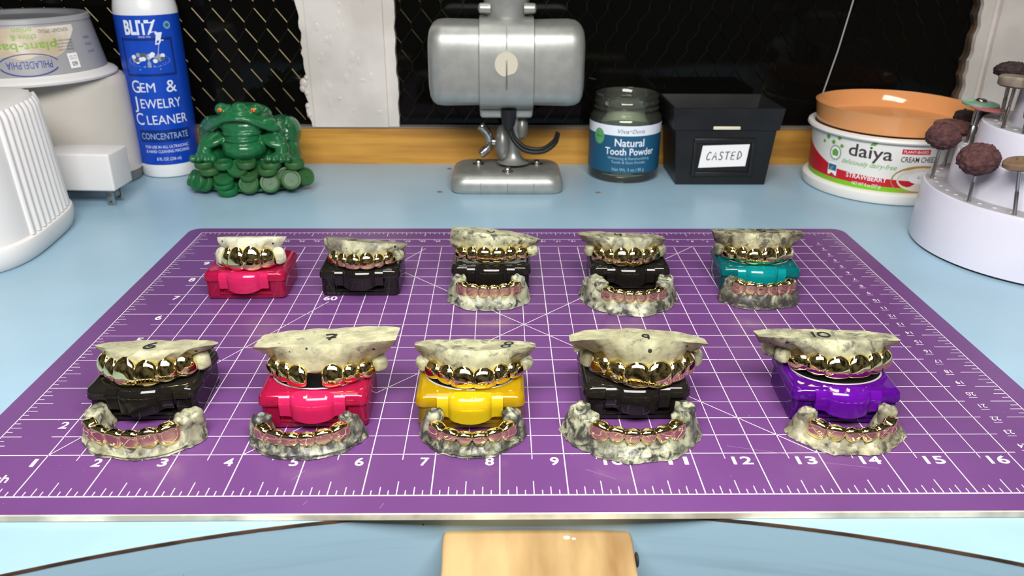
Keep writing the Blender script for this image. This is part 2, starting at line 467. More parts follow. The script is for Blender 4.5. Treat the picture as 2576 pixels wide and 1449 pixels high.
_sc = g.build('surface_scratches', pm('scratch', (170, 130, 185), .6), mat, ang=0, recalc=False); _sc['kind'] = 'stuff'

# ------------------------------------------------------------------ retainer boxes
PL = {
    'pink': (tinted('pink_plastic', (250, 46, 116), .60), tinted('pink_plastic_base', (250, 46, 116), .66, tw=.5), tinted('pink_plastic_latch', (252, 52, 124), .20)),
    'black': (tinted('smoke_plastic', (52, 48, 42), .36, .06), tinted('smoke_plastic_base', (52, 48, 42), .62, .06), tinted('smoke_plastic_latch', (36, 33, 31), .08, .06)),
    'teal': (tinted('teal_plastic', (10, 176, 182), .64), tinted('teal_plastic_base', (10, 176, 182), .82, tw=.55), tinted('teal_plastic_latch', (6, 176, 182), .15)),
    'yellow': (tinted('amber_plastic', (255, 218, 30), .58), tinted('amber_plastic_base', (255, 218, 30), .78, tw=.55), tinted('amber_plastic_latch', (255, 226, 36), .20)),
    'purple': (tinted('violet_plastic', (122, 20, 184), .42), tinted('violet_plastic_base', (122, 20, 184), .62, tw=.55), tinted('violet_plastic_latch', (126, 20, 192), .15)),
}
M['disc'] = pm('black_disc', (14, 14, 15), 0.25)
M['disc_rim'] = pm('silver_rim', (225, 225, 225), 0.25, 0.6)
BW, BD, BH, SEAM = 1.78, 1.42, .655, .44
def ret_box(x, y, colr, label, rz=0.0):
    t = thing('retainer_box', label, 'box', (x, y, 0.0), rz, 'small plastic retainer boxes')
    m, mb_, ml = PL[colr]
    hw = BW / 2
    def outline(inset, notch, r=.13):
        o = []; x0, x1, y0, y1 = -hw + inset, hw - inset, inset, BD - inset
        for cx, cy, a in ((x1 - r, y0 + r, 270), (x1 - r, y1 - r, 0), (x0 + r, y1 - r, 90), (x0 + r, y0 + r, 180)):
            for k in range(7):
                q = math.radians(a + 90 * k / 6); o.append((cx + r * math.cos(q), cy + r * math.sin(q)))
        if notch: o += [(-.56, y0), (-.52, y0 + .14), (.52, y0 + .14), (.56, y0)]
        return o
    b = MB()                                   # tray
    o0 = outline(.07, False); o1 = outline(.03, False)
    b.rings([[(px * .985, py, .004) for px, py in o0], [(px, py, .04) for px, py in o1], [(px, py, .10) for px, py in outline(.028, False)]])
    oo = outline(.028, True); oi = [(px * .93, .07 + py * .93) for px, py in oo]
    nn = len(oo)
    b.rings([[(px, py, .10) for px, py in oo], [(px * .995, py, .40) for px, py in oo], [(px, py, SEAM) for px, py in oo]], cap0=False, cap1=False)
    b.rings([[(px, py, .10) for px, py in oi], [(px, py, SEAM) for px, py in oi]], cap0=False, cap1=False)
    b.rings([[(px, py, SEAM) for px, py in oo], [(px, py, SEAM) for px, py in oi]], cap0=False, cap1=False)
    b.rbox((0, .10, .135), (1.16, .12, .07), .025, 2)
    for sx in (-1, 1): b.rbox((sx * .59, .11, .27), (.09, .13, .33), .03, 2)
    b.build('box_base', mb_, t, ang=35)
    l = MB()                                   # lid
    def olid(inset, r=.14):
        o = []; x0, x1, y0, y1 = -hw + inset, hw - inset, inset, BD - inset
        for cx, cy, a in ((x1 - r, y0 + r, 270), (x1 - r, y1 - r, 0), (x0 + r, y1 - r, 90), (x0 + r, y0 + r, 180)):
            for k in range(9):
                q = math.radians(a + 90 * k / 8); o.append((cx + r * math.cos(q), cy + r * math.sin(q)))
        return o
    L = [(0, SEAM + .004), (-.006, SEAM + .03), (.0, SEAM + .06), (.003, SEAM + .10)]
    rg = [[(px, py, z) for px, py in olid(i)] for i, z in L]
    for k in range(1, 7):
        q = PI / 2 * k / 6; rr = .09
        rg.append([(px, py, SEAM + .10 + (BH - SEAM - .10) * math.sin(q)) for px, py in olid(.003 + .11 * (1 - math.cos(q)))])
    l.rings(rg, cap0=False)
    l.rings([[(px, py, SEAM + .004) for px, py in olid(.0)], [(px, py, SEAM + .004) for px, py in olid(.05)], [(px, py, BH - .05) for px, py in olid(.09)]], cap0=False)
    l.build('box_lid', m, t, ang=35)
    c = MB()                                   # latch tab: a curved tongue that bulges forward and hangs over the front
    rg = []
    for k in range(49):
        u = -1 + 2 * k / 48; xx = .53 * u
        bul = .13 * math.sqrt(max(0, 1 - (abs(u) / .64) ** 2))
        yb = -.012
        dp = SEAM - .15 - .07 * max(0, 1 - (abs(u) / .75) ** 2)
        f = yb - .035 - bul
        top = BH - .045 + (.02 * bul / .1)
        rg.append([(xx, yb + .13, top + .028), (xx, f + .07, top + .02), (xx, f + .02, top - .03), (xx, f, top - .08), (xx, f - .004, SEAM + .01), (xx, f + .004, SEAM - .05),
                   (xx, f + .012, dp), (xx, f + .045, dp), (xx, f + .05, SEAM), (xx, yb + .10, SEAM + .04)])
    c.rings(rg); c.build('latch', ml, t, ang=40)
    d = MB(); ov = lambda rx, ry, z: [(x, y, z) for x, y in oval(0, BD / 2 + .02, rx, ry, 64)]
    d.rings([ov(.01, .01, BH + .005), ov(.74, .52, BH + .005)], cap0=False, cap1=False)
    d.rings([ov(.74, .52, BH + .001), ov(.74, .52, BH + .0065), ov(.765, .545, BH + .0065), ov(.77, .55, BH + .001)], cap0=False, cap1=False, mi=1)
    d.build('lid_disc', [M['disc'], M['disc_rim']], t, ang=40)
    return t
ret_box(2.42, 6.72, 'pink', 'hot pink translucent box under the whitest cast in the back row', .02)
ret_box(4.90, 6.88, 'black', 'smoky black box, second from the left in the back row', 0)
ret_box(7.80, 7.08, 'black', 'smoky black box in the middle of the back row, behind the square-based lower cast', -.01)
ret_box(10.92, 7.05, 'black', 'smoky black box in the back row next to the teal one', -.01)
ret_box(13.82, 6.96, 'teal', 'teal translucent box at the right end of the back row', -.06)
ret_box(2.13, 1.91, 'black', 'smoky black box at the left end of the front row, under the cast marked 6', .03)
ret_box(4.98, 1.69, 'pink', 'hot pink translucent box in the front row under the cast marked 7', .02)
ret_box(7.52, 1.65, 'yellow', 'amber yellow translucent box in the front row under the cast marked 8', 0)
ret_box(10.27, 1.91, 'black', 'smoky black box in the front row between the yellow and purple boxes', 0)
ret_box(13.70, 1.79, 'purple', 'deep violet translucent box at the right end of the front row', -.05)

# ------------------------------------------------------------------ dental casts and gold grills
def tooth(w, h, d, s0=.45, p=2.0, point=0.0, seed=0, molar=False, levels=16, n=26, edge=.36, amp=.006, sq=2.35, rnd=.55, rs=.9, cv=.52, thin=1.0):
    """a crown: x across, y to the back, z from gum (0) to biting edge (h)"""
    rg = []
    for i in range(levels + 1):
        s = i / levels
        k = 1.0
        if s < s0: k = max(.02, 1 - ((s0 - s) / s0) ** p) ** (1 / p)
        kw = k * (1 - .07 * max(0, (s - s0) / (1 - s0)) ** 2)
        kd = k ** .6
        if molar:
            yf = -d * .5; yb = d * .5
        else:
            yf = -d * (.54 - cv * (max(0, s - .34)) ** 2.0 - .62 * max(0, .34 - s) ** 1.4)
            yb = d * (.5 - (.5 - edge * .3) * s ** 1.3) * (thin + (1 - thin) * min(1, s / .5))
        c = (yf + yb) / 2; hd = (yb - yf) / 2 * kd
        rd = 1.0
        if s > rs: rd = math.sqrt(max(0.0, 1 - ((s - rs) / (1 - rs)) ** 2 * rnd))
        ring = []
        for q in range(n):
            a = 2 * PI * q / n; ca, sa = math.cos(a), math.sin(a); e = 2 / sq
            x = w / 2 * kw * rd * math.copysign(abs(ca) ** e, ca)
            y = c + hd * rd * math.copysign(abs(sa) ** e, sa)
            z = h * s - point * abs(x / (w / 2)) * s * h
            nz = noise.noise(Vector((x * 9 + seed, y * 9, z * 9))) * amp
            if molar and s > .75:
                z += .03 * math.sin(x / w * 9 + seed) * math.sin(y / d * 8 + seed * .7)
            ring.append((x * (1 + nz * 2), y + nz, z))
        rg.append(ring)
    top = rg[-1]; cx = sum(q[0] for q in top) / n; cy = sum(q[1] for q in top) / n
    for f, dz in ((.75, .012), (.4, .018 if not molar else -.02), (.05, .02 if not molar else -.03)):
        rg.append([(cx + (q[0] - cx) * f, cy + (q[1] - cy) * f, q[2] * f + (1 - f) * (sum(u[2] for u in top) / n) + dz * (1 if not molar else 1)) for q in top])
    return rg

def place_tooth(mb, rg, pos, nrm, up, mi=0, lean=0.0):
    n = Vector((nrm[0], nrm[1], 0)).normalized(); yv = -n; zv = Vector((0, 0, 1 if up else -1)); xv = yv.cross(zv)
    zl = (zv + n * lean).normalized()
    out = [[tuple(Vector(pos) + xv * q[0] + yv * q[1] + zl * q[2]) for q in r] for r in rg]
    mb.rings(out, mi=mi)

class Arch:
    """front curve sampled by length: list of points with outward normals"""
    def __init__(s, fn, t0, t1, n=400):
        s.P = [fn(t0 + (t1 - t0) * k / n) for k in range(n + 1)]
        s.L = [0]
        for a, b in zip(s.P, s.P[1:]): s.L.append(s.L[-1] + math.hypot(b[0] - a[0], b[1] - a[1]))
    def at(s, l):
        l = max(0, min(s.L[-1], l)); i = 0
        lo, hi = 0, len(s.L) - 1
        while hi - lo > 1:
            m = (lo + hi) // 2
            if s.L[m] <= l: lo = m
            else: hi = m
        a, b = s.P[lo], s.P[hi]; t = (l - s.L[lo]) / max(1e-9, s.L[hi] - s.L[lo])
        i0, i1 = max(0, lo - 6), min(len(s.P) - 1, hi + 6)
        dx, dy = s.P[i1][0] - s.P[i0][0], s.P[i1][1] - s.P[i0][1]; dl = math.hypot(dx, dy)
        return (a[0] + (b[0] - a[0]) * t, a[1] + (b[1] - a[1]) * t), (dy / dl, -dx / dl)
    def len_at_x(s, x):
        for i, q in enumerate(s.P):
            if q[0] >= x: return s.L[i]
        return s.L[-1]

def rough(v, a, sd, f=4.0):
    q = Vector((v[0] * f + sd, v[1] * f, v[2] * f))
    n1 = noise.noise_vector(q); n2 = noise.noise_vector(q * 3.1)
    return (v[0] + a * (n1.x + .4 * n2.x), v[1] + a * (n1.y + .4 * n2.y), v[2] + a * (n1.z + .4 * n2.z))

W6 = [.30, .275, .345, .345, .275, .30]
ZI = .668
def upper(num, ap, L, R, ct, fr, sl, cl, cr, back, mt, label, glabel, widths=W6, gap=None, side=(0, 0), mark=None, dots=(), amp=.012, thick=.24, crown=0.0, hollow=0.0, lean=.27):
    ax, ay = ap
    hl, dl = ax - L[0], L[1] - ay; hr, dr = R[0] - ax, R[1] - ay
    def arch(x):
        t = x - ax
        h, d = (hl, dl) if t < 0 else (hr, dr)
        u = abs(t) / h
        return (x, ay + d * (u ** 2.15 if u < 1 else 1 + 2.15 * (u - 1) + 1.6 * (u - 1) ** 2))
    A = Arch(arch, ax - hl * 1.34, ax + hr * 1.34)
    l0, l1 = A.len_at_x(L[0]), A.len_at_x(R[0])
    base = thing('upper_dental_cast', label, 'dental cast', (ax, ay, ZI), 0, 'upper plaster dental casts')
    gr = thing('upper_gold_grill', glabel, 'gold grill', (ax, ay, ZI), 0, 'gold grills on the upper casts')
    loc = lambda v: (v[0] - ax, v[1] - ay, v[2] - ZI)
    sd = num * 3.7
    # caps
    tot = sum(widths) + (gap or 0); run = l1 - l0; pos = l0
    ctrs = []
    for k, wd in enumerate(widths):
        if gap and k == len(widths) // 2: pos += run * gap / tot
        wl = run * wd / tot; c = pos + wl / 2; pos += wl
        (x, y), nn = A.at(c)
        ctrs.append((c, wl))
        j = min(k, len(widths) - 1 - k)
        hgt = ct - ZI + .035
        lift = .0 if j == len(widths) // 2 - 1 else (.022 if j == len(widths) // 2 - 2 else .008)
        hg = hgt * (1.0 if j != len(widths) // 2 - 2 else .94) * (.90 if j == 0 and len(widths) > 4 else 1) * (1 + .05 * math.sin(sd + k * 2.3))
        pt = .12 if j == 0 and len(widths) > 4 else .03
        rg = tooth(wl * 1.08, hg - lift, thick, s0=.66, p=2.05, point=pt, seed=sd + k * 2.1, thin=.65)
        m = MB(); place_tooth(m, rg, loc((x - nn[0] * (thick * .40 + lean * hg), y - nn[1] * (thick * .40 + lean * hg), ZI + hg + .004)), nn, False, lean=lean)
        m.build('tooth_cap', M['gold'], gr, ang=60)
    # plaster body
    pl = lambda x, y: fr[2] + sl[0] * (x - fr[0]) + sl[1] * (y - fr[1])
    cx = (cl[0] + cr[0]) / 2; hw = (cr[0] - cl[0]) / 2
    mx, nx_ = 84, 1
    rings = []
    gz = ct - .02
    for i in range(mx + 1):
        t = -1 + 2 * i / mx
        xt = cx + hw * t
        cy = cl[1] if t < 0 else cr[1]
        yt = fr[1] + (cy - fr[1]) * abs(t) ** 2.1
        lg = l0 - .26 * (l1 - l0) * .5 + (l1 - l0) * 1.26 * (t + 1) / 2
        (gx, gy), nn = A.at(max(0.0, lg))
        f = 1.0
        em = 0
        for c, wl in ctrs:
            u = (lg - c) / wl
            if abs(u) < .5: em = math.cos(u * PI) ** 2
        O = []
        yb = back - .18 * t * t * t * t + .07 * noise.noise(Vector((xt * 3, sd, 1)))
        yb = max(yb, yt + .06)
        jt = .03 * noise.noise(Vector((xt * 6, sd, 0)))
        for k in range(5):                        # flat trimmed top, back to front
            u = k / 4; y = yb + (yt + jt - yb) * u
            z = pl(xt, y) - hollow * math.exp(-((t) / .5) ** 2) * math.sin(PI * u) * .5 + crown * (1 - t * t)
            O.append(((xt, y, z + .006 * noise.noise(Vector((xt * 5, y * 5, sd)))), 0))
        tp = Vector((xt, yt + jt, pl(xt, yt + jt) + crown * (1 - t * t)))
        zb = gz + .02 - .14 * (1 - em)
        gi = lean * (ct - ZI) + .085 - .01 * em
        g0 = Vector((gx - nn[0] * gi, gy - nn[1] * gi, zb + .02))
        for k in range(1, 11):
            u = k / 10
            q = tp.lerp(g0, u) + Vector((nn[0], nn[1], 0)) * (.045 * math.sin(PI * u) * (1 - u * .6) + .012 * em * u)
            O.append((tuple(q), 1))
        tk = Vector((gx - nn[0] * (gi + .08), gy - nn[1] * (gi + .08), gz - .16)); O.append((tuple(tk), 1))
        ib = (gx - nn[0] * (gi + .2), max(gy - nn[1] * (gi + .2), gy + .05), gz - .10); O.append((ib, 1))
        O.append(((xt * .9 + cx * .1, yb - .02, min(gz + .05, pl(xt, yb) - .1)), 0))
        rings.append([loc(rough(q, amp * (1 if fl else .25), sd)) for q, fl in O])
    m = MB(); m.rings(rings); bo = m.build('cast_body', mt, base, ang=50)
    bo.data.update(); bv = BVHTree.FromPolygons([v.co[:] for v in bo.data.vertices], [tuple(f.vertices) for f in bo.data.polygons])
    for dx, dz, dr in dots:
        h_, hn, _, _ = bv.ray_cast(Vector(loc((dx, ay - 1, dz))) * I, Vector((0, 1, 0)))
        if h_ is not None:
            m = MB(); m.ell((0, 0, 0), (dr, dr * 1.1, .006), 12); m.rot(Matrix.Translation(h_ / I) @ hn.to_track_quat('Z', 'Y').to_matrix().to_4x4()); m.build('pen_dot', M['black_ink'], base)
    # bare plaster teeth beyond the caps
    for sdn, cnt in ((-1, side[0]), (1, side[1])):
        for j in range(cnt):
            c = (l0 - .15 - .30 * j) if sdn < 0 else (l1 + .15 + .30 * j)
            (x, y), nn = A.at(max(.02, min(A.L[-1] - .02, c)))
            if c < 0 or c > A.L[-1]: y += min(abs(c), abs(c - A.L[-1])) * .9
            hh = (ct - ZI) * (.78 - .06 * j)
            rg = tooth(.27, hh, .26, s0=.4, p=2.2, molar=False, seed=sd + j + 11 * sdn, amp=.012, edge=.9)
            m = MB(); place_tooth(m, rg, loc((x - nn[0] * (.10 + lean * hh), y - nn[1] * (.10 + lean * hh), ZI + hh + .035)), nn, False, lean=lean * .8)
            m.build('bare_tooth', mt, base, ang=60)
    # pen marks
    if mark:
        m = MB(); mxp, myp, strokes, sc = mark
        ca, sa = 1, 0
        for st in strokes:
            stroke(m, smooth_path(st) if len(st) > 2 else st, .17, lambda u, v: loc((mxp + u * sc, myp + v * sc * 1.25, pl(mxp + u * sc, myp + v * sc * 1.25) + .014 - hollow * .3 + crown * (1 - ((mxp + u * sc - cx) / hw) ** 2))))
        m.build('handwritten_number', M['black_ink'], base, ang=0)
    return base, gr, A, l0, l1

D = {  # pen strokes, about one unit tall
    '2': [[(-.25, .25), (-.1, .42), (.15, .42), (.25, .22), (.1, .0), (-.2, -.3), (-.3, -.42), (.0, -.4), (.4, -.34)]],
    '3': [[(-.3, .1), (-.15, -.25), (.1, -.38), (.35, -.2), (.42, .15)]],
    '4': [[(-.3, .4), (-.35, .05), (.0, -.02), (.4, .05)], [(.25, .45), (.15, -.45)]],
    '5': [[(.35, .42), (-.2, .4)], [(-.2, .4), (-.28, .05), (.1, .1), (.38, -.1), (.2, -.4), (-.3, -.42)]],
    '6': [[(.2, .48), (-.15, .2), (-.32, -.15), (-.2, -.4), (.1, -.4), (.35, -.2), (.2, -.02), (-.15, -.1)]],
    '7': [[(-.4, .35), (-.1, .42), (.3, .3), (.1, -.05), (.0, -.5)], [(-.25, -.15), (.4, -.1)]],
    '8': [[(.05, .02), (.35, .15), (.3, .4), (.0, .42), (-.2, .2), (-.05, -.02), (-.38, -.15), (-.4, -.4), (-.1, -.48), (.15, -.3), (.05, .02)]],
    '9': [[(.3, .1), (.1, -.1), (-.25, .05), (-.1, .35), (.25, .35), (.3, .1), (.2, -.4)]],
    '10': [[(-.55, .45), (-.72, -.45)], [(.25, .42), (-.15, .25), (-.25, -.2), (.1, -.42), (.5, -.25), (.55, .2), (.25, .42)]],
}
LIGHT = (196, 197, 168); GREY = (152, 152, 130); DARK = (84, 82, 74)
def pl_m(n, seed, am, lt=LIGHT, gy=GREY, dk=DARK, r=.55): return plaster('plaster_' + n, lt, gy, dk, seed, r, am)

upper(1, (2.47, 6.68), (1.86, 6.94), (3.13, 6.94), 1.15, (2.61, 6.98, 1.37), (.01, -.30), (1.83, 7.15), (3.33, 7.18), 7.40, pl_m('white', 1, .05, (224, 222, 208), (190, 190, 176), (150, 148, 140)),
      'whitest upper plaster cast, flat topped, on the pink box in the back row', 'gold grill of four wide plain caps on the whitest cast in the back row',
      widths=[.235, .345, .365, .32], side=(1, 1), thick=.26, dots=((1.95, 1.24, .02), (3.05, 1.20, .025)))
upper(2, (4.93, 6.75), (4.15, 7.15), (5.73, 7.15), .99, (4.87, 7.05, 1.25), (-.09, -.30), (4.11, 7.40), (5.93, 7.44), 7.84, pl_m('grey_two', 2, .55, (186, 184, 160), (138, 136, 120), (96, 94, 86)),
      'upper plaster cast marked 2 on a black box in the back row', 'gold grill of six caps on the cast marked 2 in the back row',
      side=(0, 1), mark=(4.74, 7.32, D['2'], .22), dots=((5.68, 1.06, .03),))
upper(3, (7.78, 7.14), (6.95, 7.45), (8.68, 7.40), 1.01, (7.75, 7.35, 1.27), (-.13, -.15), (6.92, 7.45), (8.90, 7.55), 7.95, pl_m('lumpy', 3, .46, (212, 212, 182), (172, 172, 148), (70, 70, 66)),
      'lumpy upper plaster cast with dark blotches in the middle of the back row', 'gold grill of six separated caps on the lumpy blotched cast',
      side=(0, 1), mark=(7.78, 7.62, D['3'], .22), amp=.034, crown=.05)
upper(4, (10.84, 6.93), (10.02, 7.42), (11.67, 7.38), 1.045, (10.73, 7.23, 1.28), (-.05, -.15), (9.76, 7.27), (11.68, 7.27), 7.78, pl_m('mottled_four', 4, .5, (196, 194, 168), (150, 148, 130), (100, 98, 88)),
      'upper plaster cast marked 4, second from the right in the back row', 'gold grill of six caps on the cast marked 4 in the back row',
      side=(1, 1), mark=(10.66, 7.48, D['4'], .22))
upper(5, (13.80, 7.04), (13.00, 7.52), (14.72, 7.46), 1.02, (13.84, 7.34, 1.34), (-.01, -.15), (12.78, 7.40), (14.82, 7.40), 7.84, pl_m('dark_five', 5, .62, (190, 186, 156), (140, 136, 114), (78, 74, 66)),
      'upper plaster cast marked 5, stained dark grey, on the teal box', 'gold grill of six caps on the cast over the teal box',
      side=(1, 0), mark=(13.88, 7.60, D['5'], .22))
upper(6, (2.06, 1.85), (1.24, 2.36), (3.00, 2.30), 1.085, (2.04, 2.15, 1.215), (.02, -.15), (1.31, 2.40), (3.33, 2.39), 2.66, pl_m('pale_six', 6, .22, (204, 200, 174), (170, 166, 144), (116, 112, 100)),
      'upper plaster cast marked 6 at the left end of the front row', 'gold grill of six tall caps on the cast marked 6',
      side=(0, 1), mark=(2.25, 2.36, D['6'], .24), dots=((3.0, 1.12, .03),))
upper(7, (5.00, 1.80), (4.06, 2.32), (5.97, 2.24), 1.02, (5.05, 2.00, 1.39), (.06, -.15), (4.02, 2.06), (6.33, 2.05), 2.85, pl_m('pale_seven', 7, .18, (210, 206, 178), (180, 176, 152), (112, 110, 100)),
      'tall upper plaster cast marked 7 over the pink box in the front row', 'gold grill with a wide gap between its two front caps on the cast marked 7',
      gap=.30, side=(0, 1), mark=(5.22, 2.36, D['7'], .25), dots=((4.90, 1.33, .02), (5.95, 1.25, .03), (4.62, 1.27, .012)))
upper(8, (7.56, 1.76), (6.70, 2.26), (8.44, 2.26), 1.0, (7.56, 2.05, 1.27), (-.02, -.15), (6.60, 2.27), (8.59, 2.27), 2.58, pl_m('stained_eight', 8, .45, (202, 200, 170), (166, 164, 140), (110, 108, 98)),
      'upper plaster cast marked 8 over the yellow box', 'gold grill of six caps on the cast marked 8 over the yellow box',
      side=(1, 1), mark=(8.13, 2.36, D['8'], .23), hollow=.05)
upper(9, (10.41, 1.76), (9.46, 2.38), (11.36, 2.38), 1.07, (10.30, 2.03, 1.40), (-.03, -.10), (9.13, 2.06), (11.38, 2.06), 2.50, pl_m('grey_nine', 9, .32, (192, 190, 162), (166, 162, 138), (118, 114, 102)),
      'tall smooth-faced upper plaster cast beside the one marked 10', 'gold grill of six caps on the tall smooth-faced cast next to the purple box',
      side=(1, 1), mark=(10.36, 2.12, D['9'], .18), crown=.08, dots=((9.62, 1.25, .03), (10.42, 1.30, .035), (11.05, 1.30, .03)))
upper(10, (13.74, 2.03), (12.86, 2.50), (14.74, 2.50), 1.05, (13.48, 2.32, 1.31), (-.03, -.15), (12.30, 2.40), (14.70, 2.38), 2.87, pl_m('mottled_ten', 10, .45, (204, 202, 174), (156, 154, 134), (104, 102, 92)),
      'upper plaster cast marked 10 over the purple box', 'gold grill of six caps on the cast marked 10 over the purple box',
      side=(2, 0), mark=(13.42, 2.56, D['10'], .22), dots=((12.80, 1.22, .035),))

def lower(num, ap, yaw, aL, aR, b, q, zg, h, capx, mt, label, glabel, thm=82, foot=.07, widths=None, point=1.5, molars=(1, 2), mh=.60, flat=False):
    """horseshoe cast lying on the mat, teeth up; capx: how far the caps reach to each side"""
    base = thing('lower_dental_cast', label, 'dental cast', (ap[0], ap[1], 0.004), yaw, 'lower plaster dental casts')
    gr = thing('lower_gold_grill', glabel, 'gold grill', (ap[0], ap[1], 0.004), yaw, 'gold grills on the lower casts')
    def arch(t):
        a = aL if t < 0 else aR
        return (a * math.sin(t), b * (1 - math.cos(t)) ** q)
    T = math.radians(thm); A = Arch(arch, -T, T)
    l0, l1 = A.len_at_x(-capx[0]), A.len_at_x(capx[1])
    sd = num * 5.3 + 100
    ws = widths or [.24, .215, .20, .20, .215, .24]; tot = sum(ws); pos = l0; ctrs = []
    for k, wd in enumerate(ws):
        wl = (l1 - l0) * wd / tot; c = pos + wl / 2; pos += wl; ctrs.append((c, wl))
        (x, y), nn = A.at(c); j = min(k, len(ws) - 1 - k)
        hh = h + (.07 if j == 0 else .02 if j == 1 else 0)
        d = .25 if j == 0 else .20
        rg = tooth(wl * 1.12, hh, d, s0=(.80 if point < 1.4 else .62) if j else .6, p=point if j else 1.9, point=.06 if j else .12, seed=sd + k, edge=.9, sq=3.4, rnd=.30, rs=.94, cv=.22)
        m = MB(); place_tooth(m, rg, (x - nn[0] * d * .40, y - nn[1] * d * .40, zg - (.03 if j == 0 else 0)), nn, True, lean=.05)
        m.build('tooth_cap', M['gold'], gr, ang=60)
    N = 100; rings = []
    for i in range(N + 1):
        l = A.L[-1] * i / N
        (x, y), nn = A.at(l)
        incap = l0 - .05 < l < l1 + .05
        em = 0
        for c, wl in ctrs:
            u = (l - c) / wl
            if abs(u) < .5: em = math.cos(u * PI) ** 2
        e = min(l, A.L[-1] - l)
        cl = math.sqrt(max(0.0, min(1, e / .14)))
        q_ = max(0.0, min(1.0, max(l0 - l, l - l1) / .16)); q_ = q_ * q_ * (3 - 2 * q_)
        zr = zg + .42 * h + q_ * (mh * .86 - zg - .42 * h); ze = zg + q_ * .12
        ft = foot + .06 * noise.noise(Vector((l * 3, sd, 2))) + .03 * noise.noise(Vector((l * 11, sd, 2))) + (0.02 if not incap else 0)
        prof = [(-.36, .0), (-.1, 0), (ft - .02, 0), (ft + .012, .012), (ft - .005, .035), (.05 + ft * .45 - .02 * q_, ze * .45 + .02), (.03 + .02 * em + .02 * q_, ze * .85), (.0 + .03 * q_, ze + .03 + .08 * (1 - em) * incap),
                (-.04, ze + .06 + .10 * (1 - em)), (-.08, zr), (-.18, zr + .02), (-.25, zr - .04), (-.31, ze * .9), (-.36, .06)]
        rings.append([rough((x + nn[0] * (o * (.55 + .45 * cl) - .05 * (1 - cl)), y + nn[1] * (o * (.55 + .45 * cl) - .05 * (1 - cl)), z * (.35 + .65 * cl) if z > 0 else 0), .020 if z > .03 else .006 if z > 0 else 0, sd, 5.0) for o, z in prof])
    for r in rings:
        for k, v in enumerate(r):
            if v[2] < 0.0: r[k] = (v[0], v[1], 0.0)
    m = MB(); m.rings(rings); m.build('cast_body', mt, base, ang=50)
    for sdn, cnt in ((-1, molars[0]), (1, molars[1])):
        for j in range(cnt):
            wdt = .29 if j == 0 else .36
            c = (l0 - .17 - .33 * j) if sdn < 0 else (l1 + .17 + .33 * j)
            c = max(.12, min(A.L[-1] - .12, c))
            (x, y), nn = A.at(c)
            hh = mh - zg * .4
            rg = tooth(wdt, hh, .30 + .04 * j, s0=.35, p=2.2, molar=True, seed=sd + j + 5 * sdn, amp=.022)
            m = MB(); place_tooth(m, rg, (x - nn[0] * .13, y - nn[1] * .13, zg * .4), nn, True, lean=-.06)
            m.build('bare_tooth', mt, base, ang=60)
    return base
DK = (58, 57, 54)
lower(3, (7.75, 6.22), 0, .86, .86, .80, 1.25, .20, .33, (.69, .70), pl_m('low_three', 23, 0.5, (191, 193, 178), (134, 136, 122), DK, .45),
      'lower plaster cast with a square flat front, before the middle back row box', 'lower gold grill of six caps on the square-fronted cast', molars=(1, 1), mh=.58, foot=.08, point=1.8)
lower(4, (10.86, 5.97), 0, 1.0, 1.0, 1.20, 1.15, .19, .31, (.69, .70), pl_m('low_four', 24, 0.6, (193, 195, 176), (126, 127, 114), DK, .42),
      'horseshoe lower plaster cast with tall pale molars in the back row', 'lower gold grill of six caps on the tall-molared horseshoe cast of the back row', thm=86, molars=(2, 2), mh=.55, foot=.10)
lower(5, (13.75, 6.24), .03, .84, .84, .72, 1.2, .23, .34, (.70, .69), pl_m('low_five', 25, 0.85, (163, 161, 143), (100, 99, 87), (62, 60, 56), .42),
      'small dark-stained lower plaster cast leaning against the teal box', 'lower gold grill of six caps on the dark cast in front of the teal box', molars=(1, 0), mh=.55)
lower(6, (2.06, .96), -.22, .94, 1.04, 1.0, 1.15, .09, .37, (.66, .88), pl_m('low_six', 26, 0.5, (187, 186, 165), (126, 124, 109), (70, 68, 62), .42),
      'lower plaster cast at the left end of the front row', 'lower gold grill of six caps at the left end of the front row', thm=84, molars=(1, 2), mh=.46)
lower(7, (4.90, .92), .0, .90, .90, .86, 1.15, .13, .28, (.74, .74), pl_m('low_seven', 27, 0.75, (176, 176, 161), (100, 102, 94), (60, 60, 58), .36),
      'lower plaster cast in front of the front row pink box', 'lower gold grill of six rounded caps in front of the front row pink box', molars=(1, 1), mh=.42)
lower(8, (7.57, .95), .0, .83, .83, .90, 1.1, .09, .30, (.68, .68), pl_m('low_eight', 28, 0.8, (171, 172, 154), (100, 102, 90), (58, 58, 54), .36),
      'small lower plaster cast in front of the yellow box', 'lower gold grill with pointed gum edges in front of the yellow box', molars=(1, 1), mh=.46, point=1.2)
lower(9, (10.14, .85), .0, 1.05, 1.05, 1.08, 1.1, .17, .33, (.73, .75), pl_m('low_nine', 29, 0.62, (191, 193, 174), (117, 119, 105), (62, 62, 56), .38),
      'widest lower plaster cast with two bare molars on each side, front row', 'lower gold grill on the widest horseshoe cast of the front row', thm=84, molars=(2, 2), mh=.50, point=1.35, foot=.12)
lower(10, (13.68, 1.04), .07, .88, .88, .88, 1.15, .08, .31, (.74, .72), pl_m('low_ten', 30, 0.5, (191, 187, 165), (126, 122, 107), (72, 68, 60), .42),
      'thin-rimmed lower plaster cast in front of the purple box', 'lower gold grill on the thin-rimmed cast in front of the purple box', molars=(1, 1), mh=.44, point=1.35, foot=.13)

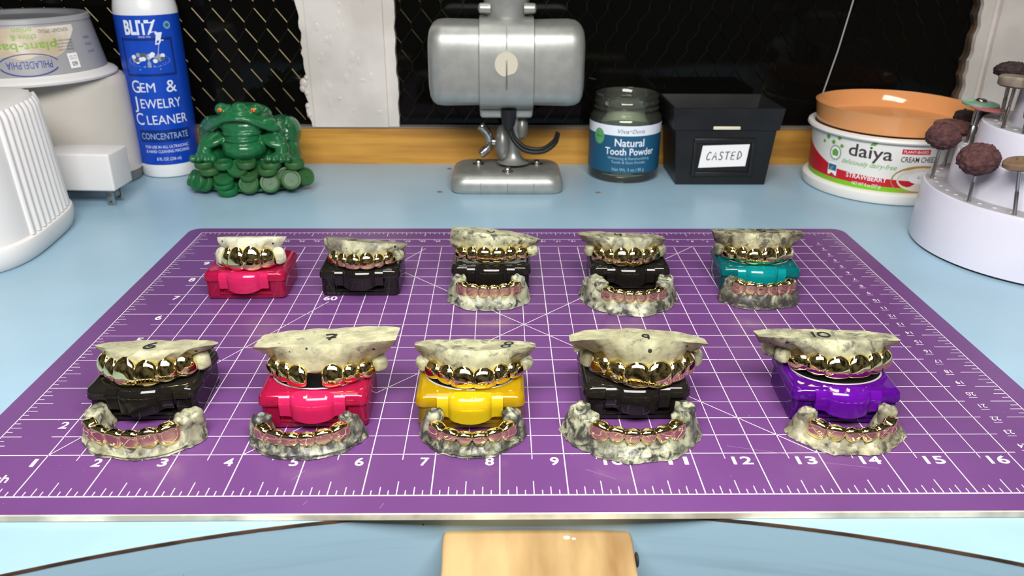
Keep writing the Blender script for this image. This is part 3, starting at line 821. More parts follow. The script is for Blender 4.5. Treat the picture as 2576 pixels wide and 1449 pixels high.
# ------------------------------------------------------------------ green toad statue
M['jade'] = pm('green_resin', (30, 106, 62), 0.22, spec=0.5, col2=(34, 90, 54), scale=6, detail=3, coat=.3)
M['jade_coin'] = pm('green_resin_coin', (24, 100, 56), 0.42, spec=0.4, col2=(52, 92, 50), scale=9, detail=3)
M['amber'] = pm('amber_eye', (236, 130, 30), 0.2)
toad = thing('toad_statue', 'shiny green resin toad statue with orange eyes on a heap of coins', 'statue', (0.02, 15.95, TZ))
def remesh(o, vox, it=6):
    r = o.modifiers.new('r', 'REMESH'); r.mode = 'VOXEL'; r.voxel_size = vox * I; r.use_smooth_shade = True
    s = o.modifiers.new('s', 'SMOOTH'); s.factor = .5; s.iterations = it
p = MB()
E_ = lambda c, r, rot=None: p.ell(c, r, 18, rot=rot)
E_((0, -.30, 2.28), (.74, .70, .30)); E_((0, .15, 2.22), (.78, .7, .36))
E_((0, -.62, 2.40), (.50, .42, .20))
for sx in (-1, 1):
    E_((sx * .53, -.60, 2.54), (.19, .24, .19)); E_((sx * .36, -.5, 2.56), (.13, .22, .11))
    lip = smooth_path([(0, -1.02, 2.34), (sx * .35, -.98, 2.30), (sx * .65, -.86, 2.14), (sx * .92, -.66, 1.97), (sx * 1.08, -.52, 1.95)], 6)
    for k, q in enumerate(lip): E_(q, (.10, .15, .09 + .02 * (k / len(lip))))
    E_((sx * .72, -.46, 2.12), (.34, .34, .18))
    E_((sx * .95, .40, 1.55), (.60, .8, .60)); E_((sx * 1.22, .30, 1.62), (.38, .62, .52)); E_((sx * 1.18, .1, 1.05), (.42, .6, .62))
    for k, q in enumerate(smooth_path([(sx * .86, -.30, 1.75), (sx * 1.06, -.50, 1.55), (sx * 1.20, -.62, 1.32), (sx * 1.20, -.76, 1.16)], 4)): E_(q, (.22, .24, .19))
    for k, q in enumerate(smooth_path([(sx * .66, -.5, 1.62), (sx * .86, -.66, 1.50), (sx * 1.1, -.66, 1.42)], 4)): E_(q, (.15, .16, .12))
    E_((sx * 1.16, -.86, 1.12), (.36, .26, .15))
    for j in range(4): E_((sx * (.84 + .21 * j), -1.08 + .03 * abs(j - 1.5), 1.10), (.105, .17, .13))
    for wx, wy, wz in ((1.36, -.20, 1.92), (1.16, -.35, 1.75), (1.34, -.40, 1.6), (1.0, .0, 2.08), (1.25, .1, 2.1), (1.46, -.2, 1.3), (.72, -.2, 2.45), (1.28, -.66, 1.5)):
        E_((sx * wx, wy, wz), (.08, .08, .08))
E_((0, -.58, 2.62), (.22, .24, .13)); E_((-.1, -.72, 2.58), (.08, .1, .07)); E_((.1, -.72, 2.58), (.08, .1, .07))
E_((0, -.50, 2.04), (.70, .50, .26)); E_((0, -.56, 1.84), (.62, .50, .17)); E_((0, -.66, 1.64), (.54, .46, .13)); E_((0, -.46, 1.32), (.70, .70, .42))
E_((0, .3, 1.3), (1.1, .9, .85))
E_((0, .1, .40), (1.62, 1.10, .46)); E_((0, -.1, .15), (1.74, 1.22, .16)); E_((0, -.45, .68), (1.25, .62, .22))
o = p.build('toad_body', M['jade'], toad, ang=180); remesh(o, .034, 5)
p = MB()
for sx in (-1, 1): p.ell((sx * .50, -.845, 2.555), (.075, .05, .065), 12)
for sx in (-1, 1): p.ell((sx * .50, -.885, 2.56), (.028, .02, .03), 8, 1)
p.build('eyes', [M['amber'], M['black_ink']], toad)
p = MB(); p.ell((0, -.985, 2.225), (.32, .06, .035), 14); p.build('mouth_slit', pm('dark_mouth', (60, 44, 34), .5), toad)
def coin(x, z, r, yaw, tilt, y=None):
    prof = [(.001, .05), (r * .72, .05), (r * .76, .085), (r * .93, .095), (r, .06), (r, -.06), (r * .93, -.1), (.001, -.1)]
    m = MB(); m.lathe(prof, 28, cap0=False, cap1=False)
    m.box(-.045, .045, -.045, .045, .02, .075)
    yy = y
    m.rot(Matrix.Translation((x, yy, z)) @ Matrix.Rotation(yaw, 4, 'Z') @ Matrix.Rotation(tilt, 4, 'X'))
    m.build('coin', M['jade_coin'], toad, ang=35)
for x, z, r, yaw, tilt, y in (
        (-1.16, 0.94, 0.3, -0.3, 0.1, -0.98), (-0.54, 0.94, 0.29, 0, 0.1, -1.08), (0.17, 0.97, 0.3, 0.1, 0.12, -1.08), (0.92, 0.94, 0.3, 0, 0.1, -1.06), (1.61, 0.94, 0.3, 0.3, 0.12, -0.96), (-0.97, 0.78, 0.31, -0.2, 0.14, -1.12), (0.82, 0.79, 0.31, 0.1, 0.14, -1.14), (-0.1, 0.82, 0.32, 0, 0.55, -1.14), (0.22, 0.63, 0.3, 0.2, 0.35, -1.14), (-0.53, 0.55, 0.31, 0, 0.4, -1.22), (-0.55, 0.36, 0.31, 0, 0.3, -1.24), (-0.44, 0.18, 0.32, 0, 0.25, -1.28), (-1.4, 0.4, 0.31, -0.75, 1.15, -1.08), (-1.17, 0.29, 0.3, -0.65, 1.05, -1.14), (0.24, 0.27, 0.31, 0.05, 0.95, -1.3), (0.88, 0.4, 0.31, 0.15, 1.1, -1.26), (1.51, 0.48, 0.31, 0.35, 1.12, -1.18), (1.32, 0.53, 0.3, 0.2, 0.95, -1.02), (1.88, 0.49, 0.29, 0.9, 1.1, -0.85), (-1.66, 0.4, 0.28, -1.1, 1.0, -0.75)):
    coin(x, max(z, .12 + r * math.sin(tilt)), r, yaw, tilt, y)

# ------------------------------------------------------------------ cleaner bottle
M['bottle'] = pm('white_bottle', (228, 230, 232), 0.30)
M['blue_label'] = pm('blue_label', (14, 74, 190), 0.32, col2=(10, 62, 176), scale=2)
M['dark_blue'] = pm('deep_blue_print', (6, 42, 120), 0.35)
M['label_white'] = pm('label_white', (226, 232, 244), 0.4)
M['pale_blue'] = pm('pale_blue_print', (120, 160, 220), 0.4)
M['green_dot'] = pm('green_dot', (36, 120, 88), 0.4)
BC = (-3.2, 17.5)
bt = thing('cleaner_bottle', 'tall white bottle with blue jewelry cleaner label standing behind the green toad', 'bottle', (BC[0], BC[1], TZ))
p = MB()
p.lathe([(.001, 0), (.86, 0), (.93, .03), (.955, .12), (.96, .4), (.96, 5.15), (.95, 5.3), (.90, 5.55), (.78, 5.85), (.58, 6.1), (.45, 6.25), (.42, 6.4), (.42, 6.6)], 64, cap0=False)
p.build('bottle_body', M['bottle'], bt, ang=50)
p = MB(); p.lathe([(.50, 6.55), (.52, 6.6), (.52, 7.15), (.40, 7.3), (.15, 7.5), (.1, 7.9), (.06, 7.95)], 40); p.build('cap', M['label_white'], bt, ang=40)
p = MB(); p.lathe([(.966, .45), (.966, 5.13)], 96, cap0=False, cap1=False); lab = p.build('label', M['blue_label'], bt)
p = MB(); R_ = .972
def bl(deg, z, slope=0): return on_cyl(0, 0, R_, deg, z - TZ, slope)
patch(p, -.82, .82, -.60, .56, bl(14, 3.78), 3); patch(p, -.74, .74, -.52, .48, on_cyl(0, 0, R_ + .002, 14, 3.78 - TZ), 4)
letter(p, 'BLITZ', bl(7, 4.66), .40, .98, bold=.035, mi=0)
f = on_cyl(0, 0, R_ + .004, 14, 3.78 - TZ)
p.add([f(*q) for q in [(.34, .72), (.52, .72), (.44, .50), (.54, .50), (.28, .02), (.36, .36), (.26, .36)]], [(0, 1, 2, 6), (2, 3, 5, 6), (3, 4, 5)], 0)
letter(p, 'SINCE 1912', bl(13, 4.38), .05, .36, mi=0)
shape_on(p, oval(.9 - .18, .92, .12, .12), bl(14, 3.78), 5); shape_on(p, oval(.72, .92, .07, .06), on_cyl(0, 0, R_ + .002, 14, 3.78 - TZ), 6)
shape_on(p, oval(0, -.12, .64, .20), f, 7); shape_on(p, [(-.50, -.18), (-.30, -.40), (.3, -.40), (.50, -.18)], f, 0)
f2 = on_cyl(0, 0, R_ + .006, 14, 3.78 - TZ)
shape_on(p, [(-.44, -.2), (-.26, -.31), (.26, -.31), (.44, -.2), (.26, -.25), (-.26, -.25)], f2, 2)
rs = random.Random(5)
for k in range(26):
    a = rs.uniform(-.46, .46); b = rs.uniform(-.14, .13 - .2 * abs(a)); shape_on(p, oval(a, b, .07, .065, 12), on_cyl(0, 0, R_ + .006 + .0004 * k, 14, 3.78 - TZ), rs.choice((0, 7, 0, 8)))
letter(p, 'G', bl(-20, 2.87), .38, .30, bold=.0, mi=0, align='C'); letter(p, 'EM', bl(3, 2.84), .29, .46, mi=0); letter(p, '&', bl(46, 2.86), .38, .34, mi=0)
letter(p, 'J', bl(-27, 2.36), .38, .16, mi=0); letter(p, 'EWELRY', bl(22, 2.33), .29, 1.28, mi=0)
letter(p, 'C', bl(-24, 1.84), .38, .30, mi=0); letter(p, 'LEANER', bl(30, 1.81), .29, 1.30, mi=0)
patch(p, -.85, .85, -.2, .2, bl(20, 1.28), 3); letter(p, 'CONCENTRATE', on_cyl(0, 0, R_ + .003, 19, 1.28 - TZ), .2, 1.55, mi=9)
letter(p, 'FOR USE IN ALL ULTRASONIC', bl(20, .93), .095, 1.42, mi=0); letter(p, '& HAND CLEANING MACHINES', bl(20, .78), .095, 1.42, mi=0); letter(p, '8 FL OZ (236 ml)', bl(20, .53), .10, .76, mi=0)
p.build('lettering', [M['label_white'], M['white'], M['blue_label'], M['dark_blue'], M['blue_label'], M['pale_blue'], M['green_dot'], pm('silver_print', (150, 160, 176), .4), pm('grey_print', (84, 92, 108), .4), pm('light_blue_print', (150, 184, 232), .4)], lab, ang=0, recalc=False)

# ------------------------------------------------------------------ white cylinder, upturned tub, adapter, ribbed device
M['white_pl'] = pm('white_plastic', (222, 220, 220), 0.35)
M['warm_pl'] = pm('warm_white_plastic', (206, 200, 192), 0.35, col2=(196, 190, 182), scale=2)
M['grey_foot'] = pm('grey_foot', (112, 116, 116), 0.5)
cyl = thing('rounded_appliance', 'rounded white appliance with a grey foot under the upturned tub', 'appliance', (-6.42, 16.58, TZ))
squash = Matrix.Diagonal((1, .66, 1, 1))
p = MB(); p.lathe([(2.46, .32), (2.56, .36), (2.58, .9), (2.56, 3.05), (2.53, 3.28), (2.44, 3.38), (.001, 3.38)], 96, cap0=True, cap1=False); p.rot(squash).build('body', M['warm_pl'], cyl, ang=40)
p = MB(); p.lathe([(2.44, 0), (2.50, .04), (2.52, .33), (2.36, .36)], 96); p.rot(squash).build('foot', M['grey_foot'], cyl, ang=40)
M['tub_grey'] = pm('grey_tub', (158, 158, 162), 0.35)
M['cream_print'] = pm('cream_spread_print', (222, 214, 200), 0.4, col2=(186, 172, 148), scale=6, lo=.5, hi=.62)
M['print_blue'] = pm('print_blue', (44, 62, 150), 0.4); M['print_green'] = pm('print_green', (128, 170, 60), 0.4); M['print_grey'] = pm('print_grey', (110, 108, 110), 0.4)
tub = thing('spread_tub', 'grey plant-based spread tub turned upside down on the rounded white appliance', 'tub', (-6.50, 16.18, 3.26))
p = MB(); p.lathe([(2.36, 0), (2.44, .03), (2.46, .09), (2.40, .15), (2.30, .19), (2.22, .24), (2.14, .30), (2.13, .33)], 96); p.build('rim', M['white_pl'], tub, ang=50)
rt = lambda z: 2.20 - .19 * (z - .25)
p = MB(); p.lathe([(rt(.3), .28), (rt(1.66), 1.66), (rt(1.7) + .03, 1.68), (rt(1.7) + .01, 1.80), (rt(1.7) - .05, 1.83)], 96, cap0=True, cap1=False)
p.lathe([(rt(1.7) - .05, 1.83), (rt(1.7) - .26, 1.82), (rt(1.7) - .32, 1.70), (.001, 1.70)], 96, mi=1, cap0=False, cap1=False)
p.build('cup', [M['tub_grey'], pm('grey_recess', (120, 122, 126), .4)], tub, ang=40)
p = MB()
def ph(deg, z, d=.006): return on_cyl(0, 0, lambda q: rt(q) + d, deg, z - 3.26)
vs = []; fs = []
for k in range(41):
    a = math.radians(-60 + 132 * k / 40)
    lo = .78 + (.25 if k > 30 else 0) * ((k - 30) / 10) ** 2 + .05 * math.sin(k * .9); hi = 1.60
    if k > 36: lo = min(hi - .02, lo + (k - 36) * .12)
    for j in range(7):
        z = lo + (hi - lo) * j / 6
        vs.append(((rt(z) + .004) * math.sin(a), -(rt(z) + .004) * math.cos(a), z))
for k in range(40):
    for j in range(6): fs.append((k * 7 + j, k * 7 + 7 + j, k * 7 + 8 + j, k * 7 + j + 1))
p.add(vs, fs, 0); sp = p.build('picture_label', M['cream_print'], tub)
p = MB()
ring = [(1.0 * math.cos(2 * PI * k / 48) * .78, .30 * math.sin(2 * PI * k / 48)) for k in range(49)]
stroke(p, ring[26:46], .035, ph(30, 3.86, .010), 0); stroke(p, ring[2:22], .025, ph(30, 3.86, .010), 0)
letter(p, 'PHILADELPHIA', ph(30, 3.86, .012), .20, 1.18, bold=.0, mi=0, flip=True)
letter(p, 'plant-based', ph(25, 4.34, .012), .22, 2.0, bold=.012, mi=1, flip=True)
letter(p, 'chive &', ph(30, 4.60, .012), .15, .66, bold=.008, mi=1, flip=True); letter(p, 'onion', ph(30, 4.79, .012), .13, .50, bold=.008, mi=1, flip=True)
letter(p, 'NON-DAIRY SPREAD', ph(54, 4.74, .012), .10, .86, mi=2, flip=True)
for k, t in enumerate(('CONTAINS: COCONUT', 'NATURAL FLAVOR', 'KEEP REFRIGERATED', 'PERISHABLE')): letter(p, t, ph(60, 4.20 + .085 * k, .012), .045, .5, mi=2, flip=True)
patch(p, -.16, .16, -.2, .22, ph(63, 3.86, .010), 3, 6); letter(p, '60', ph(63, 3.78, .014), .12, .17, bold=.02, mi=2, flip=True); letter(p, 'CALORIES', ph(63, 3.93, .014), .04, .22, mi=2, flip=True); letter(p, 'PER 2 TBSP', ph(63, 4.0, .014), .035, .22, mi=2, flip=True)
for k in range(3): letter(p, ('NET WT 8 OZ', '(226 g)', 'VEGAN')[k], ph(84, 4.05 + .2 * k, .012), .06, .3, mi=4, flip=True)
p.build('lettering', [M['print_blue'], M['print_green'], M['print_grey'], M['white'], pm('print_slate', (92, 98, 130), .4)], sp, ang=0, recalc=False)

ad = thing('power_adapter', 'white square power adapter with metal prongs pointing down, beside the ribbed white device', 'adapter', (-4.30, 13.95, TZ), -.05)
p = MB(); p.rbox((0, .1, 1.06), (2.06, 1.15, 1.12), .07, 4); p.build('housing', M['white_pl'], ad, ang=50)
M['steel'] = pm('steel', (176, 172, 166), 0.24, 1.0)
for x, y in ((.72, -.22), (.72, .28)):
    p = MB(); p.rbox((x, y, .26), (.055 * 4, .06, .52), .02, 2)
    p.build('prong', M['steel'], ad, ang=50)
    q = MB(); q.ell((x, y - .032, .12), (.035, .006, .035), 10); q.build('prong_hole', M['black_ink'], ad)

dev = thing('ribbed_device', 'white plastic device with vertical ribs and a flared base at the left edge', 'device', (-6.52, 10.33, TZ))
def sq(r, n=96, e=3.4, sx=1.0, sy=1.0, rz=.0):
    o = []
    for k in range(n):
        a = 2 * PI * k / n; c, s_ = math.cos(a), math.sin(a)
        x = math.copysign(abs(c) ** (2 / e), c) * r * sx; y = math.copysign(abs(s_) ** (2 / e), s_) * r * sy
        o.append((x * math.cos(rz) - y * math.sin(rz), x * math.sin(rz) + y * math.cos(rz)))
    return o
RZ = .10
p = MB()
p.rings([[(x, y, z) for x, y in sq(r, rz=RZ, sy=.93)] for r, z in ((2.78, 0), (2.84, .05), (2.90, .25), (2.93, .48), (2.90, .56), (2.80, .60))]); p.build('flared_base', M['white_pl'], dev, ang=40)
p = MB()
prof = [(2.80, .58), (2.76, 1.2), (2.70, 2.4), (2.64, 3.42), (2.59, 3.58), (2.50, 3.66), (2.3, 3.69), (1.2, 3.71), (.05, 3.71)]
p.rings([[(x, y, z) for x, y in sq(r, rz=RZ, sy=.93)] for r, z in prof]); p.build('shell', M['white_pl'], dev, ang=40)
for k in range(12):
    yy = -1.0 + 3.2 * k / 11
    ln_ = []
    for z, r in ((.60, 2.80), (1.2, 2.76), (2.4, 2.70), (3.42, 2.64), (3.58, 2.59)):
        q = yy / 2.8 * r; xx = r * (1 - abs(q / r / .93) ** 3.4) ** (1 / 3.4)
        ln_.append((xx * math.cos(RZ) - q * math.sin(RZ), xx * math.sin(RZ) + q * math.cos(RZ), z))
    m = MB(); m.tube(ln_, .075, 10); m.build('rib', M['white_pl'], dev, ang=60)

# ------------------------------------------------------------------ silver swivel fixture
M['silver'] = pm('silver_paint', (168, 170, 166), 0.42, 0.6, col2=(160, 162, 158), scale=30)
M['silver_dark'] = pm('grey_metal', (146, 144, 138), 0.42, 0.6, col2=(132, 130, 124), scale=12)
M['rubber'] = pm('black_rubber', (22, 22, 23), 0.45)
M['residue'] = pm('glue_residue', (196, 190, 172), 0.7)
fx = thing('swivel_fixture', 'silver metal bench fixture with a wide drum head on a tilting pedestal base', 'fixture', (8.22, 16.2, TZ))
def sup_lathe_x(mb, prof, e=3.0, n=56, sz=1.0, sy=1.0, c=(0, 0, 0)):
    """solid about the x axis with a squarish section"""
    rg = []
    for x, r in prof:
        ring = []
        for k in range(n):
            a = 2 * PI * k / n; ca, sa = math.cos(a), math.sin(a)
            ring.append((c[0] + x, c[1] + math.copysign(abs(ca) ** (2 / e), ca) * r * sy, c[2] + math.copysign(abs(sa) ** (2 / e), sa) * r * sz))
        rg.append(ring)
    mb.rings(rg)
HZ = 3.86
for sx in (-1, 1):
    p = MB()
    prof = [(.70, 1.22), (1.9, 1.24), (2.12, 1.21), (2.24, 1.13), (2.31, 1.0), (2.35, .8), (2.38, .4), (2.385, .05)]
    sup_lathe_x(p, [(sx * x, r) for x, r in prof], e=4.2, c=(-.02, -.1, HZ), sy=.95, sz=1.0); p.build('drum_half', M['silver'], fx, ang=50)
p = MB(); sup_lathe_x(p, [(-.82, 1.30), (-.80, 1.33), (0, 1.335), (.80, 1.33), (.82, 1.30)], e=3.4, c=(-.02, -.1, HZ), sy=.97, sz=1.02)
col_ = p.build('center_collar', M['silver'], fx, ang=50)
p = MB(); shape_on(p, [(x, z) for x, z in oval(0, 0, .34, .36, 32) if not (z < -.12 and -.02 < x < .2)], lambda tx, ty: (-.03 + tx, -1.405 + .0, HZ + .12 + ty))
p.build('glue_mark', M['residue'], col_, ang=0)
p = MB(); p.box(-.03, -.015, -1.402, -1.39, HZ + .55, HZ + 1.2); p.rbox((-.02, -1.40, HZ - .18), (.05, .03, .86), .012, 2); p.build('seam_line', M['silver_dark'], col_, ang=40)
p = MB(); p.lathe([(.62, HZ + 1.27), (.60, HZ + 1.4), (.68, HZ + 1.75), (.74, HZ + 2.3), (.74, HZ + 4.2)], 40, (-.02, -.1)); p.build('neck', M['silver'], fx, ang=40)
for sx in (-1, 1):
    p = MB(); p.tube([(sx * .50, -.45, HZ + 1.60), (sx * .80, -.45, HZ + 1.60)], [.17, .15], 20); p.ell((sx * .80, -.45, HZ + 1.60), (.07, .15, .15), 14); p.build('side_knob', M['silver'], fx, ang=50)
p = MB(); p.rbox((-.02, -.1, 2.42), (1.62, 1.2, .36), .1, 3, taper=(1.02, 1.02)); p.build('lower_bracket', M['silver'], fx, ang=50)
p = MB(); p.lathe([(.12, 1.92), (.2, 2.1), (.24, 2.35), (.24, 2.56)], 24, (.05, -.85)); p.build('cable_gland', M['rubber'], fx, ang=40)
p = MB(); p.tube(smooth_path([(.08, -.85, 1.98), (.2, -.9, 1.62), (.55, -.95, 1.30), (1.1, -.9, 1.24), (1.5, -.7, 1.45), (1.62, -.4, 1.7)], 6), .07, 10)
p.tube(smooth_path([(.14, -.82, 1.95), (.26, -.86, 1.66), (.6, -.9, 1.38), (1.1, -.85, 1.33), (1.48, -.62, 1.52), (1.6, -.36, 1.72)], 6), .06, 10); p.build('cable', M['rubber'], fx, ang=60)
p = MB(); p.ell((-.14, -.15, 1.35), (.26, .48, .58), 24); p.build('pivot_disc', M['silver_dark'], fx)
p = MB(); p.ell((.48, -.1, 1.85), (.20, .38, .42), 24); p.build('pivot_disc', M['silver_dark'], fx)
p = MB(); p.lathe([(.52, .74), (.36, .80), (.25, .92), (.20, 1.1), (.19, 1.6), (.20, 2.3)], 32, (.22, -.2)); p.build('pedestal_post', M['silver'], fx, ang=50)
p = MB(); p.tube([(-.30, -.2, 1.36), (-.62, -.2, 1.42)], [.12, .15], 16)
for s_, z1 in ((1, 1.95), (-1, .98)):
    p.tube(smooth_path([(-.55, -.24, 1.42), (-.58, -.26, 1.42 + s_ * .2), (-.72, -.28, 1.42 + (z1 - 1.42) * .75), (-.85, -.3, z1)], 4), [.12] * 4 + [.13] * 3 + [.14] * 3 + [.14] * 2 + [.11], 12)
p.build('wing_nut', M['steel'], fx, ang=60)
p = MB()
def rr(i, z, hx=1.77, hy=1.15, r=.42): return [(x, y, z) for x, y in rrect(-hx + i, hx - i, -hy + i - .25, hy - i - .25, r, 6)]
p.rings([rr(.04, 0), rr(0, .04), rr(0, .28), rr(.03, .40), rr(.09, .50), rr(.18, .57), rr(.28, .60), rr(.6, .61, r=.3)]); p.build('pedestal_base', M['silver'], fx, ang=50)
p = MB()
for x in (-.82, .02, .84):
    p.rbox((x, -1.402, .2), (.012, .02, .36), .003, 1)
p.build('base_seam', M['silver_dark'], fx)
for x, y, z, rd in ((-.92, .0, .60, .13), (.98, .0, .60, .13), (.02, -.92, .60, .12)):
    p = MB(); p.lathe([(rd * 1.5, z), (rd * 1.5, z + .03), (rd, z + .04), (rd, z + .09), (rd * .7, z + .14), (.01, z + .15)], 20, (x, y)); p.build('screw', M['steel'], fx, ang=40)

# ------------------------------------------------------------------ glass jar
M['glass'] = tinted('jar_glass', (240, 244, 230), .94, .04)
M['jar_blue'] = pm('jar_label_blue', (28, 84, 118), 0.45); M['seal'] = pm('green_seal', (92, 160, 104), 0.45)
JC = (12.17, 17.14)
jar = thing('glass_jar', 'open empty glass jar with a blue tooth powder label, left of the black box', 'jar', (JC[0], JC[1], TZ))
p = MB()
p.lathe([(.001, 0.03), (1.0, 0.0), (1.12, .03), (1.18, .12), (1.18, 1.95), (1.15, 2.08), (1.05, 2.18), (1.02, 2.22), (1.05, 2.27), (1.08, 2.31), (1.05, 2.36), (1.02, 2.40), (1.05, 2.46), (1.07, 2.50), (1.04, 2.56), (1.02, 2.62), (1.04, 2.68), (1.03, 2.74), (.97, 2.76),
         (.93, 2.72), (.92, 2.3), (.94, 2.15), (1.06, 2.02), (1.08, 1.9), (1.08, .25), (1.0, .16), (.001, .20)], 80, cap0=False, cap1=False)
p.build('jar_glass', M['glass'], jar, ang=60)
p = MB(); p.lathe([(1.186, .36), (1.186, 1.58)], 80, mi=0, cap0=False, cap1=False); p.lathe([(1.186, 1.58), (1.186, 1.90)], 80, mi=1, cap0=False, cap1=False)
jl = p.build('label', [M['jar_blue'], M['label_white']], jar)
p = MB(); jn = lambda deg, z, d=.008: on_cyl(0, 0, 1.186 + d, deg, z - TZ)
letter(p, 'Viva', jn(-11, 1.61), .13, .36, shear=.3, mi=1); letter(p, '*', jn(1, 1.60), .10, .08, mi=2); letter(p, 'Doria', jn(13, 1.61), .13, .42, shear=.3, mi=1)
letter(p, 'Natural', jn(0, 1.24), .24, .98, bold=.015, mi=0); letter(p, 'Tooth Powder', jn(2, .95), .22, 1.70, bold=.015, mi=0)
letter(p, 'Whitening & Remineralizing', jn(0, .73), .085, 1.42, mi=3); letter(p, 'Tooth & Gum Powder', jn(0, .60), .085, 1.16, mi=3); letter(p, 'Net Wt. 3 oz | 85 g', jn(0, .36), .10, 1.08, mi=3)
shape_on(p, oval(0, 0, .21, .26), jn(-52, 1.38, .006), 2); letter(p, 'VEGAN', jn(-52, 1.38, .010), .06, .26, mi=4)
p.build('lettering', [M['label_white'], M['print_grey'], M['seal'], pm('jar_print_pale', (150, 190, 208), .4), pm('seal_print', (50, 110, 70), .4)], jl, ang=0, recalc=False)

# ------------------------------------------------------------------ black card box
M['blk'] = pm('black_plastic', (26, 26, 28), 0.40, col2=(20, 20, 22), scale=10)
cb = thing('black_bin', 'open black plastic box with a white CASTED card on its front', 'box', (15.2, 17.0, TZ))
p = MB()
def sec(hx0, hx1, y0, y1, z): return [(hx0, y0, z), (hx1, y0, z), (hx1, y1, z), (hx0, y1, z)]
p.rings([sec(-1.46, 1.46, -1.08, 1.0, 0), sec(-1.61, 1.61, -1.14, 1.08, 1.80), sec(-1.68, 1.68, -1.20, 1.12, 1.82), sec(-1.76, 1.76, -1.27, 1.22, 2.52), sec(-1.69, 1.69, -1.20, 1.15, 2.52), sec(-1.58, 1.58, -1.08, 1.03, 1.82), sec(-1.38, 1.38, -1.0, .92, .08)])
p.build('bin_body', M['blk'], cb, ang=20)
p = MB()
fy = lambda z: -1.08 - .06 * z / 1.8
for x0, x1, z0, z1 in ((-1.0, -.86, .30, 1.55), (.86, 1.0, .30, 1.55), (-1.0, 1.0, .30, .44), (-1.0, 1.0, 1.41, 1.55)):
    p.rbox(((x0 + x1) / 2, fy((z0 + z1) / 2) - .03, (z0 + z1) / 2), (x1 - x0, .09, z1 - z0), .025, 2)
p.build('card_holder', M['blk'], cb, ang=40)
p = MB(); vs = [(-.78, .58), (.74, .64), (.80, 1.36), (-.70, 1.31)]
p.rings([[(x, fy(z) - .015, z) for x, z in vs], [(x, fy(z) - .035, z) for x, z in vs]]); card = p.build('name_card', M['white'], cb, ang=20)
p = MB()
CAST = {'C': [[(.9, .85), (.5, 1), (.1, .5), (.25, .05), (.85, .12)]], 'A': [[(.0, 0), (.5, 1), (.9, 0)], [(.2, .4), (.8, .42)]], 'S': [[(.9, .9), (.4, 1), (.25, .65), (.75, .4), (.6, .05), (.05, .08)]],
        'T': [[(-.05, .95), (1, 1)], [(.5, 1), (.45, 0)]], 'E': [[(.9, .98), (.2, .95), (.1, .02), (.85, .05)], [(.15, .5), (.75, .53)]], 'D': [[(.2, 0), (.25, 1), (.8, .8), (.9, .4), (.2, 0)]]}
for k, ch in enumerate('CASTED'):
    for st in CAST[ch]:
        q = smooth_path(st) if ch in 'CSD' else st
        stroke(p, [((x - .5) * .15, (z - .5) * .26) for x, z in q], .030, lambda u, v, k=k: (-.47 + .195 * k + u + .10 * v, fy(.95) - .042, .97 + v + .02 * k / 5))
p.build('handwriting', M['black_ink'], card, ang=0)
p = MB(); p.rbox((-.02, -1.235, 1.90), (.86, .06, .10), .02, 2); p.build('front_tab', pm('cream_tab', (222, 212, 190), .5), cb, ang=40)

# ------------------------------------------------------------------ dairy-free tub with orange lid
M['tub_white'] = pm('tub_white', (226, 224, 220), 0.38); M['tub_red'] = pm('tub_red', (190, 26, 42), 0.4); M['tub_green'] = pm('tub_green', (124, 188, 28), 0.4)
M['orange'] = tinted('orange_translucent', (255, 182, 118), .12, thru=.25)
TC = (20.5, 16.05)
t2 = thing('cream_cheese_tub', 'white, red and green dairy-free strawberry tub behind the tiered tool stand', 'tub', (TC[0], TC[1], TZ))
rw = lambda z: 2.24 + .05 * z
p = MB(); p.lathe([(2.30, 0), (2.40, .03), (2.44, .12), (2.43, .30), (2.36, .36), (2.26, .38)], 96); p.build('base_lid', M['tub_white'], t2, ang=40)
p = MB(); p.lathe([(rw(.36), .36), (rw(1.86), 1.86), (2.46, 1.88), (2.50, 1.93), (2.48, 2.0), (2.34, 2.03), (2.28, 1.98), (2.24, .5), (.001, .45)], 96, cap0=False, cap1=False); p.build('cup', M['tub_white'], t2, ang=40)
p = MB(); td = lambda deg, z, d=.006, sl=0.0: on_cyl(0, 0, lambda q: rw(q) + d, deg, z - TZ, sl)
vs = []; fs = []
K = 90
for k in range(K + 1):
    a = math.radians(-150 + 240 * k / K)
    dg = math.degrees(a)
    top = .84 + .0 * k + (.30 * max(0, (-62 - dg) / 25) if dg < -62 else 0) - .0014 * (dg + 62)
    top = min(top, 1.45)
    for z, mi in ((.38, 0), (.53, 0), (.53, 1), (top, 1)):
        vs.append(((rw(z) + .003) * math.sin(a), -(rw(z) + .003) * math.cos(a), z))
g1 = [(k * 4, k * 4 + 4, k * 4 + 5, k * 4 + 1) for k in range(K)]; g2 = [(k * 4 + 2, k * 4 + 6, k * 4 + 7, k * 4 + 3) for k in range(K)]
p.add(vs, g1, 0); p.add(vs, g2, 1); tl = p.build('label_band', [M['tub_green'], M['tub_red']], t2)
p = MB()
letter(p, 'daiya', td(-36, 1.42), .38, 1.28, bold=.01, mi=0)
shape_on(p, [(-.1, -.04), (.0, .1), (.14, .1), (.06, -.03)], td(-34.5, 1.66), 2)
letter(p, 'deliciously dairy-free', td(-36, 1.03), .15, 1.62, shear=.35, mi=2)
letter(p, 'STRAWBERRY', td(-36, .62), .15, 1.20, bold=.01, mi=1); letter(p, 'NET WT 8 oz (227 g)', td(-35, .40), .10, .84, mi=1)
patch(p, -.10, .72, -.07, .08, td(-12, 1.53), 3); letter(p, 'PLANT-BASED', td(-4.5, 1.535, .010), .08, .72, mi=1)
letter(p, 'CREAM CHEEZE', td(0, 1.30), .16, 1.15, bold=.01, mi=0)
